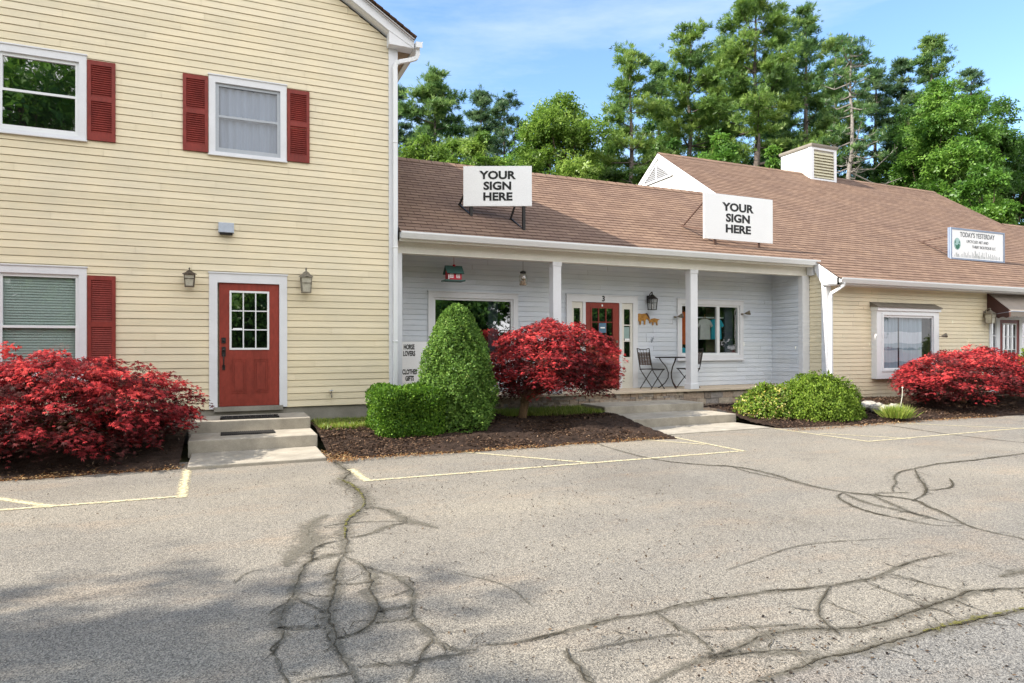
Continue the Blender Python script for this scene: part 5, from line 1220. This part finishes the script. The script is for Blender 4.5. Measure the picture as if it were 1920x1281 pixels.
def pine(label, x, y, H, W, green, seed, cb=.3, dens=1., shape='broad', group='white pines behind the roofs', needle=.40, bare=0):
    g = np.random.default_rng(seed); rg = random.Random(seed); t = thing('pine_tree', label, 'pine tree', (x, y, 0), group); m = MB(); b = Vector((x, y, 0))
    lean = Vector((rg.uniform(-.3, .3), rg.uniform(-.3, .3), 0)); taper(m, b-Vector((0, 0, .2)), b+lean+Vector((0, 0, H*.985)), H*.016, .03, 9, .004, 10, rg)
    P = []; X = []; T = []; z = H*cb
    while z < H*.985:
        f = (z-H*cb)/(H*(1-cb)); prof = {'broad': np.interp(f, [0, .15, .4, .65, .85, 1], [.72, 1, .88, .60, .34, .09]), 'spire': np.interp(f, [0, .2, .6, 1], [.8, 1, .55, .06])}[shape]
        nb = rg.randint(3, 5); a0 = rg.uniform(0, 6.28)
        for k in range(nb):
            a = a0+k*6.283/nb+rg.uniform(-.3, .3); L = W/2*prof*rg.uniform(.48, 1.25); rise = rg.uniform(-.06, .2)+.6*f*f
            s = b+lean*f+Vector((0, 0, z+rg.uniform(-.3, .3))); d = Vector((math.cos(a), math.sin(a), rise)); e = s+d*L+Vector((0, 0, L*.12))
            midp = s+d*L*.55-Vector((0, 0, L*.05)); m.tube([s, s.lerp(midp, .5), midp, e], [max(.03, .022*L), .02*L, .012*L, .012], 5, False)
            if rg.random() < bare*(1-f): continue
            nc = max(2, int(L*3.6*dens)); tt = rg.gauss(.52, .2)
            for j in range(nc):
                q = rg.uniform(.30, 1.03)**.75; p = (s.lerp(midp, q*1.8) if q < .55 else midp.lerp(e, (q-.55)/.45)); lat = L*.24*rg.uniform(-1, 1)*(1.15-abs(q-.6)); pp_ = p+Vector((-math.sin(a), math.cos(a), 0))*lat+Vector((0, 0, rg.uniform(-.02, .16)))
                kk = int(13*rg.uniform(.7, 1.3)); rad_ = rg.uniform(.24, .48)*(1 if L > 1.2 else .6)
                off = g.normal(0, 1, (kk, 3))*np.array([rad_, rad_, rad_*.17]); P.append(np.array(pp_)+off); ax = np.array([math.cos(a), math.sin(a), .75]); X.append(np.tile(ax, (kk, 1))*.8+g.normal(0, .55, (kk, 3))); T.append(np.clip(g.normal(tt, .16, kk), 0, 1))
        z += H*rg.uniform(.036, .054)*float(np.interp(f, [0, .5, .8, 1], [1.75, 1.35, .85, .6]))
    kk = 30; P.append(np.array(b+lean+Vector((0, 0, H*.97)))+g.normal(0, 1, (kk, 3))*np.array([.22, .22, .4])); X.append(g.normal(0, .4, (kk, 3))+np.array([0, 0, 1.])); T.append(np.clip(g.normal(.5, .15, kk), 0, 1))
    P = np.concatenate(P); X = np.concatenate(X); T = np.concatenate(T); n = len(P)
    leaves('crown', P, X, g.normal(size=(n, 3)), needle*g.uniform(.7, 1.2, n), NEE_V, NEE_F, 'lf_'+green, t, T)
    m.build('trunk', 'pine_bark', t, smooth=True); return t
def at(u, d): p = aD(u, 640, d); return p.x, p.y
def hz(v, d): return CH+(649-v)/F*d
def P_(u, v, wpx, d, label, green, seed, **k): x, y = at(u, d); return pine(label, x, y, hz(v, d), wpx*1.22*d/F, green, seed, **k)
def D_(u, v, wpx, d, label, green, seed, **k): x, y = at(u, d); return decid(label, x, y, hz(v, d), wpx*d/F, green, seed, **k)
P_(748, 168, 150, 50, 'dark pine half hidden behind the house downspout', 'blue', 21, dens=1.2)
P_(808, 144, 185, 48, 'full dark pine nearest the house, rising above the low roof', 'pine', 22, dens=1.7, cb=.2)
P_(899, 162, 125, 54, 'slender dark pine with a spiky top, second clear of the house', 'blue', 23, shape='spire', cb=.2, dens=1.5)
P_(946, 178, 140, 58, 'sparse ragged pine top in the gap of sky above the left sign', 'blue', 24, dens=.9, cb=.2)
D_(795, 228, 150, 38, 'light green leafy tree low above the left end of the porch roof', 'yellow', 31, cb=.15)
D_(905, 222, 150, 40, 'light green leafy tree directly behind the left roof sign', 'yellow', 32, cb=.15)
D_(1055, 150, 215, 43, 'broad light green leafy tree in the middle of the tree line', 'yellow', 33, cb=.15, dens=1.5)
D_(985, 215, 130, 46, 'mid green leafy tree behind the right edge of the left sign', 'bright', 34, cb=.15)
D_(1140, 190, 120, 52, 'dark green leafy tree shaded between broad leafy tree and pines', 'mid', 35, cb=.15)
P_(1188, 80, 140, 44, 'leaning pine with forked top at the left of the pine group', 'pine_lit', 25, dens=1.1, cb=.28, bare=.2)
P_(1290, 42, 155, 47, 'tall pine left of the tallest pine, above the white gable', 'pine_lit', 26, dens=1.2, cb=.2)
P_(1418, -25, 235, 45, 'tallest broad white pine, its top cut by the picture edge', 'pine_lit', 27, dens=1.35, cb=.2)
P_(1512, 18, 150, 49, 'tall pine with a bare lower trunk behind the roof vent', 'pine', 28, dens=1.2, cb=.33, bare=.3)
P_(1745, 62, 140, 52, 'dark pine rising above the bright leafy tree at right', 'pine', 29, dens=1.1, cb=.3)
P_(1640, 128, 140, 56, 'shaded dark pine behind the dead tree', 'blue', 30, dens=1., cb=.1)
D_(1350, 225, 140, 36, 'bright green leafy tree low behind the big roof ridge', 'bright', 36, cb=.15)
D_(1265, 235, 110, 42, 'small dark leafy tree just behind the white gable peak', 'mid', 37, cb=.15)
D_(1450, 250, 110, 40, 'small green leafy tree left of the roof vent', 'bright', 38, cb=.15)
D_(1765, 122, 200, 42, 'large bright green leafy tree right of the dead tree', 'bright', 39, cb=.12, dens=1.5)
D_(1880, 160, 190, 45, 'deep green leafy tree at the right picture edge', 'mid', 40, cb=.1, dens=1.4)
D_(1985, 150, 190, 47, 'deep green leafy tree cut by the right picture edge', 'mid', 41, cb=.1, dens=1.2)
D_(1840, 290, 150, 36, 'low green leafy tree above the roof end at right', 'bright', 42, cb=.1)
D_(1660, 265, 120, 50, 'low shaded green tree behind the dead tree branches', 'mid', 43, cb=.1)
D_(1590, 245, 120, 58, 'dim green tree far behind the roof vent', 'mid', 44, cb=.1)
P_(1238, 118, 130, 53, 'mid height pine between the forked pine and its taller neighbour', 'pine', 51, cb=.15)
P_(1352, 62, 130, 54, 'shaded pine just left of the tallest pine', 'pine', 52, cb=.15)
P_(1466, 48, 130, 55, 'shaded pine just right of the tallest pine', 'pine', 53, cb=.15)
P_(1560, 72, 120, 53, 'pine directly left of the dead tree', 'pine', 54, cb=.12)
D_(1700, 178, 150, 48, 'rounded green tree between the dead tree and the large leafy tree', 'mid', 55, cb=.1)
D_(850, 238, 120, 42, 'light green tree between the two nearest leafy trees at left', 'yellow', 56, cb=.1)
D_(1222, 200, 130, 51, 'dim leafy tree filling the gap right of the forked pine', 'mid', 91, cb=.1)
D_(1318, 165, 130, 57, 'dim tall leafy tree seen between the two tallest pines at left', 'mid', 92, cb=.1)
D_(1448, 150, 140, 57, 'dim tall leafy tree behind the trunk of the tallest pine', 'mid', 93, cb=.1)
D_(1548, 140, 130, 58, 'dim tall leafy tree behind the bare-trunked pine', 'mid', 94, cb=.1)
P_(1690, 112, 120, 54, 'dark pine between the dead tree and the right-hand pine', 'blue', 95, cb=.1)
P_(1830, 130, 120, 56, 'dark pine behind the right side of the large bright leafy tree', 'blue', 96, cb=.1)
# dead pine
x, y = at(1597, 40); H = hz(62, 40)
t = thing('dead_pine', 'grey dead pine with bare branches right of the roof vent', 'dead tree', (x, y, 0)); m = MB(); rg = random.Random(5); b = Vector((x, y, 0))
taper(m, b, b+Vector((-.1, 0, H)), .27, .03, 9, .006, 12, rg); m.build('trunk', 'dead_bark', t, smooth=True)
m = MB(); TP = []
for i in range(80):
    f = rg.uniform(.36, .98); s = b+Vector((-.1*f, 0, H*f)); a = rg.choice([rg.uniform(-1.3, .7), rg.uniform(0, 6.28), rg.uniform(0, 6.28)]); L = (4.4*(1-f)+.9)*rg.choice([.3, .5, .7, 1., 1.2])*rg.uniform(.8, 1.15)
    d = Vector((math.cos(a), math.sin(a), rg.uniform(-.25, .4))); e = s+d*L+Vector((0, 0, L*rg.uniform(-.12, .3))); mid = s+d*L*.5-Vector((0, 0, .1*L))
    m.tube([s, s.lerp(mid, .6), mid, mid.lerp(e, .6), e], [.05, .042, .035, .026, .014], 5, False)
    for k in range(rg.randint(2, 5)):
        q = rg.uniform(.4, .95); p = mid.lerp(e, (q-.4)/.55); m.tube([p, p+Vector((rg.uniform(-.5, .5), rg.uniform(-.5, .5), rg.uniform(-.15, .35)))*L*.35], [.022, .010], 4, False)
    if f > .62: TP.append(e); TP.append(mid.lerp(e, .7))
m.build('branch', 'dead_bark', t)
P = []; X = []
for p in TP:
    k = 7; P.append(np.array(p)+RNG.normal(0, .22, (k, 3))*np.array([1, 1, .5])); X.append(RNG.normal(0, .6, (k, 3))+np.array([.6, 0, .4]))
P = np.concatenate(P); X = np.concatenate(X); leaves('needles', P, X, rdir(len(P)), .38*RNG.uniform(.6, 1.2, len(P)), NEE_V, NEE_F, 'lf_pine', t, np.clip(RNG.normal(.4, .2, len(P)), 0, 1))
# trees across the lot, seen mirrored in the windows and shading the near asphalt
OPP = 'trees across the lot, reflected in the windows'
for i, (x, y, H, W, gr, lb) in enumerate(((-9.5, -17, 19, 13, 'bright', 'tall leafy tree mirrored in the upper left window'), (-2.0, -21, 14, 10, 'mid', 'rounder tree mirrored lower in the upper left window'), (5, -19, 11, 11, 'bright', 'leafy tree mirrored in the house door glass'), (14, -20, 12, 12, 'mid', 'leafy tree mirrored in the shop door glass'), (24, -19, 11, 12, 'mid', 'leafy tree mirrored in the porch window'), (35, -18, 12, 12, 'bright', 'leafy tree mirrored in the far door glass'))):
    decid(lb, x, y, H, W, gr, 60+i, cb=.12, group=OPP, leaf=.3)
for i, (x, y, H, W, wh) in enumerate(((-14, -12, 7, 10, 'left edge of the lower left house window'), (-5, -13, 6.5, 10, 'lower left house window'), (3, -13.5, 7, 10, 'house door panes'), (11.5, -13, 6.5, 9, 'wide porch window'), (20, -13, 7, 10, 'red shop door panes'), (29, -13, 7, 10, 'porch window beside the table'), (39, -12, 7, 10, 'bay window'))):
    decid('low bushy tree mirrored in the '+wh, x, y, H, W, 'mid', 80+i, cb=-.1, group=OPP, leaf=.3, dens=1.)
decid('leafy tree beside the lot whose shade falls on the near asphalt', -13.6, 1.5, 10.2, 10.4, 'mid', 71, cb=.25, group=OPP, leaf=.15, dens=2.8)

# =================================================================== LIGHT, SKY, CAMERA
SUN = Vector((-1.4, .07, 1.)).normalized()
el = math.asin(SUN.z); rot = math.atan2(SUN.x, SUN.y)
ld = bpy.data.lights.new('sun', 'SUN'); ld.energy = 4.1; ld.angle = R(.53); ld.color = (1, .93, .82)
lo = link(bpy.data.objects.new('sun', ld)); lo.rotation_euler = SUN.to_track_quat('Z', 'Y').to_euler(); lo.location = (-20, 0, 30)
w = bpy.data.worlds.new('World'); sc.world = w; w.use_nodes = True; nt = w.node_tree; nt.nodes.clear()
out = nt.nodes.new('ShaderNodeOutputWorld'); bg = nt.nodes.new('ShaderNodeBackground'); bg.inputs[1].default_value = .138
sky = nt.nodes.new('ShaderNodeTexSky'); sky.sky_type = 'NISHITA'; sky.sun_disc = False; sky.sun_elevation = el; sky.sun_rotation = rot
sky.air_density = 1.15; sky.dust_density = .0; sky.ozone_density = 4.; sky.altitude = 600
tc = nt.nodes.new('ShaderNodeTexCoord'); mp = nt.nodes.new('ShaderNodeMapping'); mp.inputs['Scale'].default_value = (1.2, 1.2, 5.5); mp.inputs['Rotation'].default_value = (.1, .12, .5)
nt.links.new(tc.outputs['Generated'], mp.inputs[0])
skc = mixc(nt, 1, sky.outputs[0], (1.0, 1.02, 1.0), 'MULTIPLY')
cf = ramp(nt, noise(nt, mp.outputs[0], 1.6, 7, .62), [(.47, (0, 0, 0)), (.80, (.5, .5, .5))])
cm = mixc(nt, cf, skc, (3.6, 3.9, 4.2))
# white cumulus behind the camera, mirrored in the panes, added bright as facade fill
mp2 = nt.nodes.new('ShaderNodeMapping'); mp2.inputs['Scale'].default_value = (1, 1, 1.8); nt.links.new(tc.outputs['Generated'], mp2.inputs[0])
sxy = nt.nodes.new('ShaderNodeSeparateXYZ'); nt.links.new(tc.outputs['Generated'], sxy.inputs[0])
ma = N(nt, 'ShaderNodeMath', operation='MULTIPLY_ADD'); ma.inputs[1].default_value = -.85; ma.inputs[2].default_value = -.12; nt.links.new(sxy.outputs[1], ma.inputs[0])
mb_ = N(nt, 'ShaderNodeMath', operation='ADD'); nt.links.new(ma.outputs[0], mb_.inputs[0]); nt.links.new(noise(nt, mp2.outputs[0], 2.6, 8, .6), mb_.inputs[1])
cu = ramp(nt, mb_.outputs[0], [(.50, (0, 0, 0)), (.72, (1, 1, 1))])
cm = mixc(nt, cu, cm, (7.0, 7.0, 7.1))
nt.links.new(cm, bg.inputs[0]); nt.links.new(bg.outputs[0], out.inputs[0])
cam = bpy.data.cameras.new('camera'); cam.sensor_width = 36; cam.lens = F*36/1920; cam.shift_y = SH/1920; cam.clip_start = .05; cam.clip_end = 2000
co = link(bpy.data.objects.new('camera', cam)); sc.camera = co
D0 = Vector((sy_, cy_, 0)); R0 = Vector((cy_, -sy_, 0)); Zv = Vector((0, 0, 1))
d2_ = D0*math.cos(PIT)+Zv*math.sin(PIT); z2_ = -D0*math.sin(PIT)+Zv*math.cos(PIT)
r3_ = R0*math.cos(ROL)+z2_*math.sin(ROL); z3_ = -R0*math.sin(ROL)+z2_*math.cos(ROL)
co.matrix_world = Matrix(((r3_.x, z3_.x, -d2_.x, 0), (r3_.y, z3_.y, -d2_.y, 0), (r3_.z, z3_.z, -d2_.z, CH), (0, 0, 0, 1)))
sc.render.resolution_x, sc.render.resolution_y = 1024, 683
sc.view_settings.view_transform = 'Standard'; sc.view_settings.look = 'None'; sc.view_settings.exposure = 1.23; sc.view_settings.gamma = 1
sc.render.engine = 'CYCLES'; sc.cycles.max_bounces = 7; sc.cycles.diffuse_bounces = 3; sc.cycles.transparent_max_bounces = 12; sc.cycles.use_denoising = True
sc.cycles.caustics_reflective = False; sc.cycles.caustics_refractive = False
